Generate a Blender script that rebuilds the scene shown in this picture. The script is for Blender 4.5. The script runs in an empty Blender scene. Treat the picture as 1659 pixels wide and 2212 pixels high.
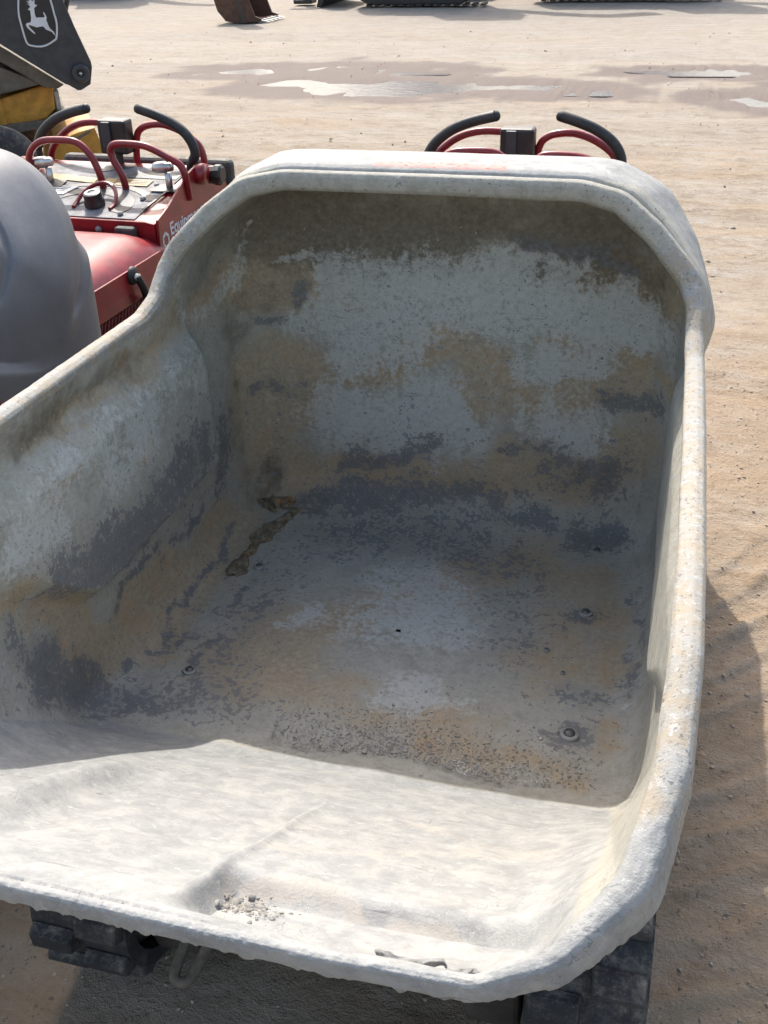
import bpy, math, random
import numpy as np
from mathutils import Vector, Matrix

random.seed(4)
RNG = np.random.default_rng(7)
scene = bpy.context.scene
COL = scene.collection

# ------------------------------------------------------------------ camera
def make_camera():
    p, yaw, roll = (math.radians(a) for a in (30.98, 16.15, -1.80))
    fwd = Vector((-math.sin(yaw) * math.cos(p), math.cos(yaw) * math.cos(p), -math.sin(p)))
    right = Vector((math.cos(yaw), math.sin(yaw), 0))
    up = right.cross(fwd)
    r2 = right * math.cos(roll) + up * math.sin(roll)
    u2 = up * math.cos(roll) - right * math.sin(roll)
    m = Matrix.Identity(4)
    for i in range(3):
        m[i][0], m[i][1], m[i][2] = r2[i], u2[i], -fwd[i]
    m[0][3], m[1][3], m[2][3] = 0.413, 0.0, 1.65
    cd = bpy.data.cameras.new("camera")
    cd.sensor_fit = 'HORIZONTAL'; cd.sensor_width = 36.0; cd.lens = 2200 / 1659 * 36
    cd.clip_start = 0.02; cd.clip_end = 2000
    co = bpy.data.objects.new("camera", cd); COL.objects.link(co)
    co.matrix_world = m
    scene.camera = co
make_camera()

# ------------------------------------------------------------------ sky, sun, exposure
TO_SUN = Vector((-0.40, 0.79, 1.0)).normalized()
world = bpy.data.worlds.new("World"); scene.world = world; world.use_nodes = True
nt = world.node_tree
bg = nt.nodes["Background"]
sky = nt.nodes.new("ShaderNodeTexSky"); sky.sky_type = 'NISHITA'; sky.sun_disc = False
sky.sun_elevation = math.asin(TO_SUN.z); sky.sun_rotation = math.atan2(TO_SUN.x, TO_SUN.y)
sky.air_density = 1.3; sky.dust_density = 4.0; sky.ozone_density = 0.5
nt.links.new(sky.outputs[0], bg.inputs[0]); bg.inputs[1].default_value = 0.15
sl = bpy.data.lights.new("sun", 'SUN'); sl.energy = 2.4; sl.angle = math.radians(0.53); sl.color = (1.0, 0.965, 0.91)
so = bpy.data.objects.new("sun", sl); COL.objects.link(so)
so.rotation_euler = (-TO_SUN).to_track_quat('-Z', 'Y').to_euler()
vs = scene.view_settings
vs.view_transform = 'Standard'; vs.look = 'None'; vs.gamma = 1.0; vs.use_curve_mapping = False
vs.exposure = 1.15

cy = scene.cycles
cy.max_bounces = 6; cy.diffuse_bounces = 3; cy.glossy_bounces = 2; cy.transmission_bounces = 2; cy.transparent_max_bounces = 4
cy.caustics_reflective = False; cy.caustics_refractive = False; cy.use_adaptive_sampling = True; cy.adaptive_threshold = 0.02

# ------------------------------------------------------------------ small helpers
def smooth(a, b, x):
    t = np.clip((x - a) / (b - a), 0, 1); return t * t * (3 - 2 * t)

def _hash(ix, iy, iz, seed):
    n = (ix.astype(np.int64) * 374761393 + iy.astype(np.int64) * 668265263 + iz.astype(np.int64) * 2147483647 + seed * 974711) & 0xFFFFFFFF
    n = ((n ^ (n >> 13)) * 1274126177) & 0xFFFFFFFF
    n = ((n ^ (n >> 16)) * 2246822519) & 0xFFFFFFFF
    return ((n ^ (n >> 15)) & 0xFFFFFF) / float(0xFFFFFF)

def vnoise(p, scale=1.0, seed=0):
    q = np.asarray(p) * scale
    i = np.floor(q).astype(np.int64); f = q - i; f = f * f * (3 - 2 * f)
    r = 0
    for dx in (0, 1):
        for dy in (0, 1):
            for dz in (0, 1):
                w = (f[..., 0] if dx else 1 - f[..., 0]) * (f[..., 1] if dy else 1 - f[..., 1]) * (f[..., 2] if dz else 1 - f[..., 2])
                r = r + w * _hash(i[..., 0] + dx, i[..., 1] + dy, i[..., 2] + dz, seed)
    return r * 2 - 1

def fbm(p, scale=1.0, octv=4, seed=0, gain=0.5):
    a, s, r = 1.0, scale, 0
    for k in range(octv):
        r = r + a * vnoise(p, s, seed + 13 * k); a *= gain; s *= 2.03
    return r

def mesh_np(name, verts, quads, smooth_shade=True):
    me = bpy.data.meshes.new(name)
    verts = np.asarray(verts, np.float32); quads = np.asarray(quads, np.int32)
    me.vertices.add(len(verts)); me.vertices.foreach_set("co", verts.ravel())
    n = quads.shape[1]
    me.loops.add(quads.size); me.loops.foreach_set("vertex_index", quads.ravel())
    me.polygons.add(len(quads)); me.polygons.foreach_set("loop_start", np.arange(0, quads.size, n, dtype=np.int32))
    me.polygons.foreach_set("loop_total", np.full(len(quads), n, np.int32))
    if smooth_shade: me.polygons.foreach_set("use_smooth", np.ones(len(quads), bool))
    me.update(calc_edges=True); me.validate()
    return me

def link(name, me, mat=None, parent=None, loc=None, rot=None):
    o = bpy.data.objects.new(name, me); COL.objects.link(o)
    if mat and me is not None and not me.materials: me.materials.append(mat)
    if parent: o.parent = parent
    if loc is not None: o.location = loc
    if rot is not None: o.rotation_euler = rot
    return o

def empty(name, loc=(0, 0, 0), parent=None):
    o = bpy.data.objects.new(name, None); COL.objects.link(o); o.location = loc
    o.empty_display_size = 0.1
    if parent: o.parent = parent
    return o

def tag(o, label=None, cat=None, group=None, kind=None):
    if label: o["label"] = label
    if cat: o["category"] = cat
    if group: o["group"] = group
    if kind: o["kind"] = kind
    return o

def catmull(pts, n=6):
    pts = [Vector(p) for p in pts]; out = []
    for i in range(len(pts) - 1):
        p0 = pts[max(i - 1, 0)]; p1 = pts[i]; p2 = pts[i + 1]; p3 = pts[min(i + 2, len(pts) - 1)]
        for k in range(n):
            t = k / n
            out.append(0.5 * ((2 * p1) + (p2 - p0) * t + (2 * p0 - 5 * p1 + 4 * p2 - p3) * t * t + (3 * p1 - p0 - 3 * p2 + p3) * t ** 3))
    out.append(pts[-1]); return out

class MB:
    def __init__(self): self.v = []; self.f = []
    def add(self, vs, fs):
        b = len(self.v); self.v += [tuple(x) for x in vs]; self.f += [tuple(i + b for i in f) for f in fs]; return self
    def box(self, c, s, rot=None):
        m = rot if rot is not None else Matrix.Identity(3)
        vs = [Vector(c) + m @ Vector((sx * s[0] / 2, sy * s[1] / 2, sz * s[2] / 2)) for sx in (-1, 1) for sy in (-1, 1) for sz in (-1, 1)]
        return self.add(vs, [(0, 1, 3, 2), (4, 6, 7, 5), (0, 4, 5, 1), (2, 3, 7, 6), (0, 2, 6, 4), (1, 5, 7, 3)])
    def tube(self, pts, r, n=12, sub=6, cap=True):
        P = catmull(pts, sub) if sub > 1 else [Vector(p) for p in pts]
        rs = r if callable(r) else (lambda t: r)
        rings = []; prev = None
        for i, p in enumerate(P):
            t = (P[min(i + 1, len(P) - 1)] - P[max(i - 1, 0)]).normalized()
            if prev is None:
                a = Vector((0, 0, 1)) if abs(t.z) < 0.9 else Vector((1, 0, 0))
                prev = (a - t * a.dot(t)).normalized()
            prev = (prev - t * prev.dot(t)).normalized(); b = t.cross(prev); rr = rs(i / max(len(P) - 1, 1))
            rings.append([p + (prev * math.cos(2 * math.pi * k / n) + b * math.sin(2 * math.pi * k / n)) * rr for k in range(n)])
        vs = [x for ring in rings for x in ring]
        fs = [(i * n + k, i * n + (k + 1) % n, (i + 1) * n + (k + 1) % n, (i + 1) * n + k) for i in range(len(P) - 1) for k in range(n)]
        if cap: fs += [tuple(reversed(range(n))), tuple((len(P) - 1) * n + k for k in range(n))]
        return self.add(vs, fs)
    def prism(self, poly, a0, a1, axis='y'):
        # poly of 2D points; axis 'y': (x,z) ; 'x': (y,z) ; 'z': (x,y)
        def P(u, w, a): return {'y': (u, a, w), 'x': (a, u, w), 'z': (u, w, a)}[axis]
        n = len(poly)
        vs = [P(u, w, a0) for u, w in poly] + [P(u, w, a1) for u, w in poly]
        fs = [tuple(range(n)), tuple(reversed(range(n, 2 * n)))] + [(i, i + n, (i + 1) % n + n, (i + 1) % n) for i in range(n)]
        return self.add(vs, fs)
    def disc(self, c, axis, r, h, n=20, r2=None):
        c = Vector(c); ax = Vector(axis).normalized()
        q = ax.to_track_quat('Z', 'Y').to_matrix(); r2 = r if r2 is None else r2
        vs = [c + q @ Vector((math.cos(2 * math.pi * k / n) * rr, math.sin(2 * math.pi * k / n) * rr, hh)) for rr, hh in ((r, -h / 2), (r2, h / 2)) for k in range(n)]
        fs = [tuple(reversed(range(n))), tuple(range(n, 2 * n))] + [(k, (k + 1) % n, (k + 1) % n + n, k + n) for k in range(n)]
        return self.add(vs, fs)
    def lathe(self, c, axis, prof, n=28):
        c = Vector(c); q = Vector(axis).normalized().to_track_quat('Z', 'Y').to_matrix()
        vs = [c + q @ Vector((math.cos(2 * math.pi * k / n) * r, math.sin(2 * math.pi * k / n) * r, h)) for r, h in prof for k in range(n)]
        fs = [(i * n + k, i * n + (k + 1) % n, (i + 1) * n + (k + 1) % n, (i + 1) * n + k) for i in range(len(prof) - 1) for k in range(n)]
        return self.add(vs, fs)
    def build(self, name, mat, parent=None, bevel=0.0, smooth_shade=False, seg=2):
        me = bpy.data.meshes.new(name); me.from_pydata(self.v, [], self.f); me.validate()
        import bmesh
        bm = bmesh.new(); bm.from_mesh(me); bmesh.ops.recalc_face_normals(bm, faces=bm.faces); bm.to_mesh(me); bm.free()
        me.materials.append(mat)
        if smooth_shade: me.polygons.foreach_set("use_smooth", [True] * len(me.polygons))
        o = bpy.data.objects.new(name, me); COL.objects.link(o)
        if parent: o.parent = parent
        if bevel:
            b = o.modifiers.new("bevel", 'BEVEL'); b.width = bevel; b.segments = seg; b.limit_method = 'ANGLE'; b.angle_limit = math.radians(40)
        if smooth_shade:
            m = o.modifiers.new("wn", 'WEIGHTED_NORMAL'); m.keep_sharp = False
        return o

# ------------------------------------------------------------------ node material helpers
class NM:
    def __init__(self, name):
        self.m = bpy.data.materials.new(name); self.m.use_nodes = True
        self.t = self.m.node_tree; self.b = self.t.nodes["Principled BSDF"]
        self.co = self.t.nodes.new("ShaderNodeTexCoord").outputs["Object"]
    def n(self, typ, **kw):
        x = self.t.nodes.new(typ)
        for k, v in kw.items(): setattr(x, k, v)
        return x
    def L(self, a, b): self.t.links.new(a, b)
    def noise(self, scale, detail=5, rough=0.6, vec=None, dist=0.0, stretch=None):
        x = self.n("ShaderNodeTexNoise"); x.inputs["Scale"].default_value = scale; x.inputs["Detail"].default_value = detail
        x.inputs["Roughness"].default_value = rough; x.inputs["Distortion"].default_value = dist
        v = vec or self.co
        if stretch:
            mp = self.n("ShaderNodeMapping"); self.L(v, mp.inputs[0]); mp.inputs["Scale"].default_value = stretch[:3]
            if len(stretch) > 3: mp.inputs["Rotation"].default_value = (0, 0, stretch[3])
            v = mp.outputs[0]
        self.L(v, x.inputs["Vector"]); return x.outputs["Fac"]
    def math(self, op, a, b=None, c=None, clamp=False):
        x = self.n("ShaderNodeMath", operation=op); x.use_clamp = clamp
        for i, s in enumerate((a, b, c)):
            if s is None: continue
            if isinstance(s, (int, float)): x.inputs[i].default_value = s
            else: self.L(s, x.inputs[i])
        return x.outputs[0]
    def step(self, v, a, b):
        x = self.n("ShaderNodeMapRange", interpolation_type='SMOOTHSTEP'); self.L(v, x.inputs[0])
        x.inputs[1].default_value = a; x.inputs[2].default_value = b; return x.outputs[0]
    def mix(self, f, a, b):
        x = self.n("ShaderNodeMix", data_type='RGBA')
        if isinstance(f, (int, float)): x.inputs[0].default_value = f
        else: self.L(f, x.inputs[0])
        for i, s in ((6, a), (7, b)):
            if isinstance(s, tuple): x.inputs[i].default_value = (*s, 1) if len(s) == 3 else s
            else: self.L(s, x.inputs[i])
        return x.outputs[2]
    def bump(self, h, strength=0.3, dist=0.01, nrm=None):
        x = self.n("ShaderNodeBump"); x.inputs["Strength"].default_value = strength; x.inputs["Distance"].default_value = dist
        self.L(h, x.inputs["Height"])
        if nrm: self.L(nrm, x.inputs["Normal"])
        return x.outputs[0]
    def up(self):
        g = self.n("ShaderNodeNewGeometry"); s = self.n("ShaderNodeSeparateXYZ"); self.L(g.outputs["Normal"], s.inputs[0]); return s.outputs[2]
    def out(self, col=None, rough=None, nrm=None, metal=None, spec=None):
        for k, v in (("Base Color", col), ("Roughness", rough), ("Normal", nrm), ("Metallic", metal), ("Specular IOR Level", spec)):
            if v is None: continue
            if isinstance(v, (int, float)): self.b.inputs[k].default_value = v
            elif isinstance(v, tuple): self.b.inputs[k].default_value = (*v, 1)
            else: self.L(v, self.b.inputs[k])
        return self.m

def paint(name, col, rough=0.35, dust=0.35, dustcol=(0.36, 0.28, 0.19), metal=0.0, var=0.25, bscale=120, bstr=0.08, coat=0.0, spec=0.5):
    """painted / plastic / rubber surface with dust settled on it"""
    k = NM(name)
    n1 = k.noise(14, 3, 0.65); n2 = k.noise(bscale, 2, 0.6)
    c = k.mix(k.step(n1, 0.3, 0.75), tuple(x * (1 - var) for x in col), tuple(min(1, x * (1 + var)) for x in col))
    up = k.step(k.up(), -0.2, 1.0)
    speck = k.step(k.noise(260, 2, 0.7), 0.60, 0.72)
    d = k.math('MULTIPLY', k.math('ADD', k.math('MULTIPLY', k.step(k.noise(22, 4, 0.75), 0.42, 0.72), 0.8), k.math('MULTIPLY', speck, 0.5)), k.math('MULTIPLY_ADD', up, 0.75 * dust, 0.25 * dust), clamp=True)
    c = k.mix(d, c, dustcol)
    r = k.math('MULTIPLY_ADD', d, 0.8, rough, clamp=True)
    if coat: k.b.inputs["Coat Weight"].default_value = coat; k.b.inputs["Coat Roughness"].default_value = 0.12
    return k.out(c, r, k.bump(n2, bstr, 0.004), metal, spec)

M = {}
M['red'] = paint('red_paint', (0.20, 0.005, 0.010), 0.34, 0.16, coat=0.15)
M['redlid'] = paint('red_hood_paint', (0.23, 0.007, 0.013), 0.42, 0.18, coat=0.1)
M['black'] = paint('black_plastic', (0.012, 0.012, 0.013), 0.42, 0.30)
M['rubber'] = paint('track_rubber', (0.022, 0.022, 0.024), 0.8, 1.0, (0.22, 0.19, 0.155), bstr=0.4, bscale=90)
M['grip'] = paint('grip_rubber', (0.014, 0.015, 0.015), 0.55, 0.18)
M['pad'] = paint('pad_rubber', (0.035, 0.036, 0.036), 0.6, 0.5)
M['chrome'] = paint('plated_steel', (0.55, 0.53, 0.50), 0.28, 0.25, metal=0.9)
M['steel'] = paint('dull_steel', (0.30, 0.30, 0.30), 0.45, 0.3, metal=0.7)
M['rust'] = paint('rusty_steel', (0.085, 0.038, 0.022), 0.75, 0.5, (0.22, 0.14, 0.08), bstr=0.3, bscale=40)
M['frame'] = paint('dusty_frame', (0.06, 0.045, 0.035), 0.85, 0.7, (0.24, 0.195, 0.15), bstr=0.3, bscale=50)
M['arm'] = paint('charcoal_paint', (0.027, 0.029, 0.034), 0.5, 0.10)
M['emblem'] = paint('emblem_black', (0.014, 0.014, 0.016), 0.4, 0.05)
M['white'] = paint('decal_white', (0.56, 0.57, 0.59), 0.5, 0.08, var=0.06)
M['yellow'] = paint('yellow_paint', (0.42, 0.20, 0.02), 0.5, 0.3, (0.32, 0.25, 0.16))
M['dull'] = paint('worn_brown_steel', (0.10, 0.085, 0.065), 0.7, 0.6)
M['greytub'] = paint('grey_polyethylene', (0.115, 0.118, 0.130), 0.5, 0.14, (0.42, 0.42, 0.42), var=0.05, bscale=420, bstr=0.15)
M['sticker'] = paint('red_sticker', (0.24, 0.012, 0.016), 0.4, 0.1)
M['ydecal'] = paint('yellow_decal', (0.36, 0.24, 0.07), 0.5, 0.25)
M['wdecal'] = paint('white_tag', (0.66, 0.66, 0.64), 0.4, 0.25, var=0.08)
M['bdecal'] = paint('charcoal_decal', (0.035, 0.037, 0.043), 0.45, 0.18)
M['gdecal'] = paint('pale_panel', (0.13, 0.13, 0.14), 0.6, 0.22, var=0.6)
M['bolt'] = paint('bolt_steel', (0.11, 0.11, 0.105), 0.45, 0.5, (0.30, 0.29, 0.26), metal=0.6)
M['washer'] = paint('washer_steel', (0.26, 0.26, 0.245), 0.6, 0.5, (0.34, 0.32, 0.28), metal=0.3)

#STAINS_SHADE_BEGIN
STAINS_SHADE = [  # film, grime, flaked patches and shade painted under the hood, in corners and creases: kind, x, y, z, radius, weight (metres on the tub)
 ('b',-.379,1.91,1.126,.087,.85), ('b',-.322,1.938,1.114,.087,.85), ('b',-.256,1.945,1.108,.087,.85), ('b',-.184,1.947,1.107,.086,.85), ('b',-.113,1.948,1.105,.086,.85), ('b',-.019,1.944,1.108,.085,.85),
 ('b',.072,1.945,1.11,.084,.85), ('b',.162,1.947,1.107,.083,.85), ('b',.249,1.947,1.104,.082,.85), ('b',.311,1.945,1.09,.082,.85), ('b',.372,1.931,1.08,.081,.85), ('b',-.393,1.927,1.051,.059,.7),
 ('b',-.353,1.943,1.043,.06,.7), ('b',-.308,1.948,1.039,.059,.7), ('b',-.262,1.951,1.036,.059,.7), ('b',-.213,1.951,1.034,.059,.7), ('b',-.164,1.952,1.031,.059,.7), ('b',-.116,1.952,1.029,.058,.7),
 ('b',-.053,1.952,1.037,.058,.7), ('b',.008,1.951,1.046,.057,.7), ('b',.19,1.951,1.051,.045,.75), ('b',.226,1.952,1.047,.045,.75), ('b',.262,1.953,1.042,.044,.75), ('b',.297,1.951,1.039,.044,.75),
 ('b',.333,1.949,1.028,.044,.75), ('b',.369,1.942,1.019,.044,.75), ('b',.404,1.931,1.011,.044,.75), ('b',-.423,1.798,1.113,.05,.5), ('b',-.456,1.791,1.05,.051,.5), ('b',-.46,1.663,1.019,.049,.45),
 ('b',-.461,1.751,1.026,.05,.45), ('b',-.369,1.945,.938,.037,.4), ('b',-.402,1.937,.932,.037,.4), ('b',-.427,1.912,.932,.037,.4), ('b',-.448,1.88,.935,.036,.4), ('b',-.469,1.433,.983,.039,.35),
 ('b',-.47,1.382,.988,.038,.35), ('b',-.469,1.332,.993,.037,.35), ('b',-.469,1.285,.998,.036,.35), ('b',-.469,1.244,.997,.036,.35), ('b',-.469,1.205,.998,.035,.35), ('b',-.468,1.165,.998,.034,.35),
 ('b',-.468,1.105,.998,.033,.35), ('b',-.471,1.218,.989,.025,.5), ('b',-.471,1.186,.988,.024,.5), ('b',-.47,1.156,.987,.024,.5), ('b',-.471,1.128,.986,.024,.5), ('b',-.471,1.153,.985,.024,.5),
 ('b',-.471,1.179,.984,.024,.5), ('b',-.473,1.208,.982,.025,.5), ('b',-.473,1.235,.982,.025,.5), ('b',-.473,1.263,.981,.025,.5), ('b',-.473,1.292,.98,.026,.5), ('b',-.472,1.322,.979,.026,.5),
 ('b',-.472,1.351,.979,.027,.5), ('b',-.472,1.383,.977,.027,.5), ('b',-.471,1.415,.977,.027,.5), ('b',-.47,1.447,.977,.028,.5), ('b',-.469,1.481,.976,.028,.5), ('b',-.468,1.513,.977,.029,.5),
 ('t',-.466,1.748,.98,.051,.65), ('t',-.458,1.83,.971,.053,.65), ('t',-.438,1.891,.972,.054,.65), ('t',-.41,1.931,.969,.055,.65), ('t',-.369,1.943,.975,.055,.65), ('t',-.326,1.95,.984,.054,.65),
 ('t',.272,1.954,1.023,.045,.6), ('t',.307,1.951,1.021,.044,.6), ('t',.342,1.948,1.019,.044,.6), ('t',.376,1.941,1.009,.044,.6), ('t',.408,1.93,.999,.044,.6), ('t',.44,1.882,1.003,.043,.6),
 ('t',-.456,1.666,1.063,.048,.5), ('t',-.462,1.64,1.0,.048,.5), ('t',-.466,1.565,.974,.047,.5), ('t',-.469,1.506,.971,.046,.5), ('t',-.471,1.449,.968,.045,.5), ('t',-.342,1.952,.78,.036,.65),
 ('t',-.313,1.953,.779,.035,.65), ('t',-.284,1.954,.778,.035,.65), ('t',-.255,1.955,.778,.035,.65), ('t',-.226,1.955,.778,.035,.65), ('t',-.191,1.955,.784,.035,.65), ('t',-.156,1.955,.79,.035,.65),
 ('t',-.122,1.955,.797,.035,.65), ('t',-.096,1.955,.813,.034,.65), ('t',-.07,1.955,.828,.034,.65), ('t',-.07,1.955,.854,.046,.6), ('t',-.021,1.955,.86,.046,.6), ('t',.028,1.955,.866,.045,.6),
 ('t',.063,1.956,.835,.046,.6), ('t',.098,1.956,.805,.046,.6), ('t',.129,1.954,.745,.046,.6), ('t',.2,1.957,.869,.03,.6), ('t',.222,1.956,.867,.03,.6), ('t',.245,1.956,.865,.03,.6),
 ('t',.267,1.956,.863,.03,.6), ('t',.289,1.954,.861,.03,.6), ('t',.312,1.953,.859,.03,.6), ('t',.335,1.952,.853,.03,.6), ('t',.358,1.95,.847,.03,.6), ('t',.382,1.946,.842,.03,.6),
 ('t',.405,1.942,.837,.03,.6), ('t',.421,1.93,.827,.03,.6), ('t',.437,1.909,.821,.029,.6), ('t',.453,1.887,.816,.029,.6), ('t',.178,1.955,.744,.039,.6), ('t',.209,1.955,.75,.039,.6),
 ('t',.24,1.956,.755,.038,.6), ('t',.27,1.956,.761,.038,.6), ('t',.3,1.955,.767,.038,.6), ('t',.331,1.953,.779,.038,.6), ('t',.361,1.95,.791,.037,.6), ('t',.39,1.945,.804,.037,.6),
 ('t',-.436,1.913,.722,.07,.75), ('t',-.431,1.92,.627,.072,.75), ('t',-.403,1.943,.535,.074,.75), ('t',-.378,1.927,.485,.074,.75), ('t',-.434,1.912,.789,.038,.6), ('t',-.42,1.931,.793,.038,.6),
 ('t',-.293,1.95,.52,.06,.6), ('t',-.237,1.952,.524,.06,.6), ('t',-.182,1.953,.528,.06,.6), ('t',-.127,1.953,.532,.059,.6), ('t',-.073,1.951,.529,.059,.6), ('t',-.019,1.95,.527,.058,.6),
 ('t',.034,1.95,.523,.058,.6), ('t',.117,1.95,.521,.058,.6), ('t',.155,1.953,.594,.069,.55), ('t',.221,1.953,.574,.069,.55), ('t',.287,1.953,.553,.069,.55), ('t',.334,1.953,.587,.068,.55),
 ('t',.379,1.947,.623,.067,.55), ('t',.421,1.933,.689,.065,.55), ('t',-.451,1.766,.483,.062,.75), ('t',-.457,1.678,.488,.06,.75), ('t',-.461,1.593,.494,.058,.75), ('t',-.466,1.507,.504,.056,.75),
 ('t',-.47,1.426,.515,.054,.75), ('t',-.472,1.365,.525,.052,.75), ('t',-.473,1.307,.535,.051,.75), ('t',-.474,1.21,.546,.048,.75), ('t',-.421,1.794,.458,.047,.7), ('t',-.423,1.737,.456,.046,.7),
 ('t',-.424,1.68,.456,.045,.7), ('t',-.425,1.626,.455,.044,.7), ('t',-.426,1.573,.455,.043,.7), ('t',-.427,1.521,.456,.042,.7), ('t',-.428,1.472,.456,.041,.7), ('t',-.429,1.424,.456,.041,.7),
 ('t',-.434,1.38,.458,.04,.7), ('t',-.438,1.337,.461,.039,.7), ('t',-.442,1.296,.463,.038,.7), ('t',-.471,1.035,.77,.036,.75), ('t',-.474,1.109,.717,.038,.75), ('t',-.478,1.156,.674,.04,.75),
 ('t',-.478,1.2,.633,.041,.75), ('t',-.477,1.161,.613,.041,.75), ('t',-.475,1.192,.56,.042,.75), ('t',-.469,1.22,.508,.043,.75), ('t',.361,1.762,.45,.047,.5), ('t',.381,1.685,.45,.046,.5),
 ('t',.4,1.612,.45,.044,.5), ('t',.41,1.541,.451,.043,.5), ('t',.418,1.473,.453,.042,.5), ('t',.27,1.741,.45,.071,.35), ('t',.24,1.822,.45,.074,.35), ('t',.195,1.784,.45,.073,.35),
 ('t',.15,1.747,.45,.072,.35), ('t',.106,1.71,.45,.072,.35), ('t',.062,1.674,.45,.071,.35), ('t',.02,1.638,.45,.07,.35), ('t',-.022,1.603,.45,.07,.35), ('t',-.062,1.569,.45,.069,.35),
 ('t',-.103,1.536,.45,.068,.35), ('t',-.142,1.502,.45,.068,.35), ('t',-.181,1.47,.45,.067,.35), ('t',-.219,1.438,.45,.067,.35), ('t',-.256,1.407,.45,.066,.35), ('t',-.293,1.376,.45,.065,.35),
 ('t',-.268,1.273,.45,.062,.35), ('t',-.223,1.317,.45,.063,.35), ('t',-.177,1.362,.45,.064,.35), ('t',-.18,1.321,.45,.063,.45), ('t',-.082,1.292,.45,.061,.45), ('t',.011,1.266,.45,.06,.45),
 ('t',.104,1.219,.45,.029,.35), ('t',.131,1.216,.45,.029,.35), ('t',.158,1.213,.45,.029,.35), ('t',.184,1.21,.45,.028,.35), ('t',.208,1.209,.45,.028,.35), ('t',.231,1.207,.45,.028,.35),
 ('t',.254,1.205,.45,.028,.35), ('t',.277,1.203,.45,.028,.35), ('t',.299,1.201,.45,.028,.35), ('t',.32,1.198,.45,.028,.35), ('t',.341,1.196,.45,.028,.35), ('t',.361,1.193,.45,.027,.35),
 ('t',.381,1.19,.45,.027,.35), ('t',-.441,1.239,.884,.024,.5), ('t',-.442,1.21,.889,.024,.5), ('t',-.442,1.18,.894,.023,.5), ('t',-.442,1.151,.9,.023,.5), ('t',-.443,1.111,.898,.022,.5),
 ('t',-.442,1.466,.819,.026,.5), ('t',-.442,1.437,.815,.026,.5), ('t',-.442,1.41,.811,.026,.5), ('t',-.37,1.95,.689,.052,.5), ('t',-.327,1.954,.702,.052,.5), ('t',-.283,1.956,.717,.051,.5),
 ('t',-.473,1.164,.975,.022,.6), ('t',-.474,1.193,.973,.022,.6), ('t',-.474,1.223,.97,.022,.6), ('t',-.474,1.253,.968,.023,.6), ('t',-.474,1.283,.966,.023,.6), ('t',-.473,1.317,.961,.023,.6),
 ('t',-.471,1.353,.956,.024,.6), ('t',-.468,1.387,.952,.024,.6), ('t',.42,1.337,.453,.029,.35), ('t',.415,1.307,.452,.029,.35), ('t',.41,1.277,.451,.028,.35), ('t',.405,1.247,.451,.028,.35),
 ('p',-.226,1.954,.974,.058,.75), ('p',-.171,1.953,.977,.057,.75), ('p',-.117,1.953,.981,.057,.75), ('p',-.069,1.953,.987,.056,.75), ('p',-.021,1.954,.993,.056,.75), ('p',.027,1.953,.999,.056,.75),
 ('p',.074,1.954,.995,.055,.75), ('p',.12,1.953,.991,.055,.75), ('p',.166,1.955,.985,.055,.75), ('p',.212,1.955,.98,.055,.75), ('p',.257,1.956,.975,.054,.75), ('p',.303,1.954,.963,.054,.75),
 ('p',.349,1.951,.951,.054,.75), ('p',.394,1.941,.943,.054,.75), ('p',-.334,1.951,.887,.056,.6), ('p',-.279,1.954,.885,.055,.6), ('p',-.224,1.954,.884,.055,.6), ('p',-.17,1.954,.882,.055,.6),
 ('p',-.12,1.955,.891,.054,.6), ('p',-.07,1.954,.9,.054,.6), ('p',-.021,1.955,.908,.054,.6), ('p',.028,1.955,.916,.053,.6), ('p',.076,1.954,.917,.053,.6), ('p',.122,1.956,.918,.053,.6),
 ('p',.169,1.956,.919,.052,.6), ('p',.215,1.956,.919,.052,.6), ('p',.252,1.956,.913,.052,.6), ('p',.289,1.955,.908,.052,.6), ('p',.326,1.953,.903,.051,.6), ('p',.363,1.949,.898,.051,.6),
 ('p',.399,1.941,.895,.051,.6), ('p',-.256,1.954,.805,.035,.7), ('p',-.229,1.954,.81,.035,.7), ('p',-.202,1.955,.814,.035,.7), ('p',-.174,1.955,.818,.035,.7), ('p',-.148,1.955,.822,.035,.7),
 ('p',-.121,1.955,.827,.034,.7), ('p',-.081,1.955,.827,.034,.7), ('p',.146,1.957,.809,.043,.8), ('p',.188,1.957,.817,.043,.8), ('p',.23,1.957,.826,.043,.8), ('p',.268,1.955,.83,.042,.8),
 ('p',.305,1.953,.834,.042,.8), ('p',-.296,1.955,.682,.08,.75), ('p',-.226,1.956,.677,.08,.75), ('p',-.156,1.955,.673,.079,.75), ('p',-.088,1.955,.697,.078,.75), ('p',-.02,1.955,.72,.077,.75),
 ('p',.031,1.954,.659,.078,.75), ('p',-.041,1.954,.64,.079,.75), ('p',-.115,1.955,.621,.08,.75), ('p',.199,1.955,.698,.067,.75), ('p',.258,1.955,.698,.067,.75), ('p',.315,1.954,.7,.066,.75),
 ('p',.29,1.954,.654,.067,.75), ('p',-.435,1.671,.878,.056,.75), ('p',-.439,1.576,.88,.054,.75), ('p',-.442,1.505,.884,.052,.75), ('p',-.443,1.436,.889,.051,.75), ('p',-.443,1.354,.897,.048,.75),
 ('p',-.442,1.278,.905,.047,.75), ('p',-.443,1.214,.906,.045,.75), ('p',-.443,1.154,.906,.044,.75), ('p',-.443,1.109,.891,.043,.75), ('p',-.445,1.07,.875,.042,.75), ('p',-.444,1.12,.848,.044,.75),
 ('p',-.443,1.176,.818,.045,.75), ('p',-.448,1.046,.833,.034,.75), ('p',-.447,1.045,.865,.033,.75), ('p',-.443,1.338,.849,.041,.6), ('p',-.443,1.411,.838,.043,.6), ('p',-.442,1.488,.827,.044,.6),
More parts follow.
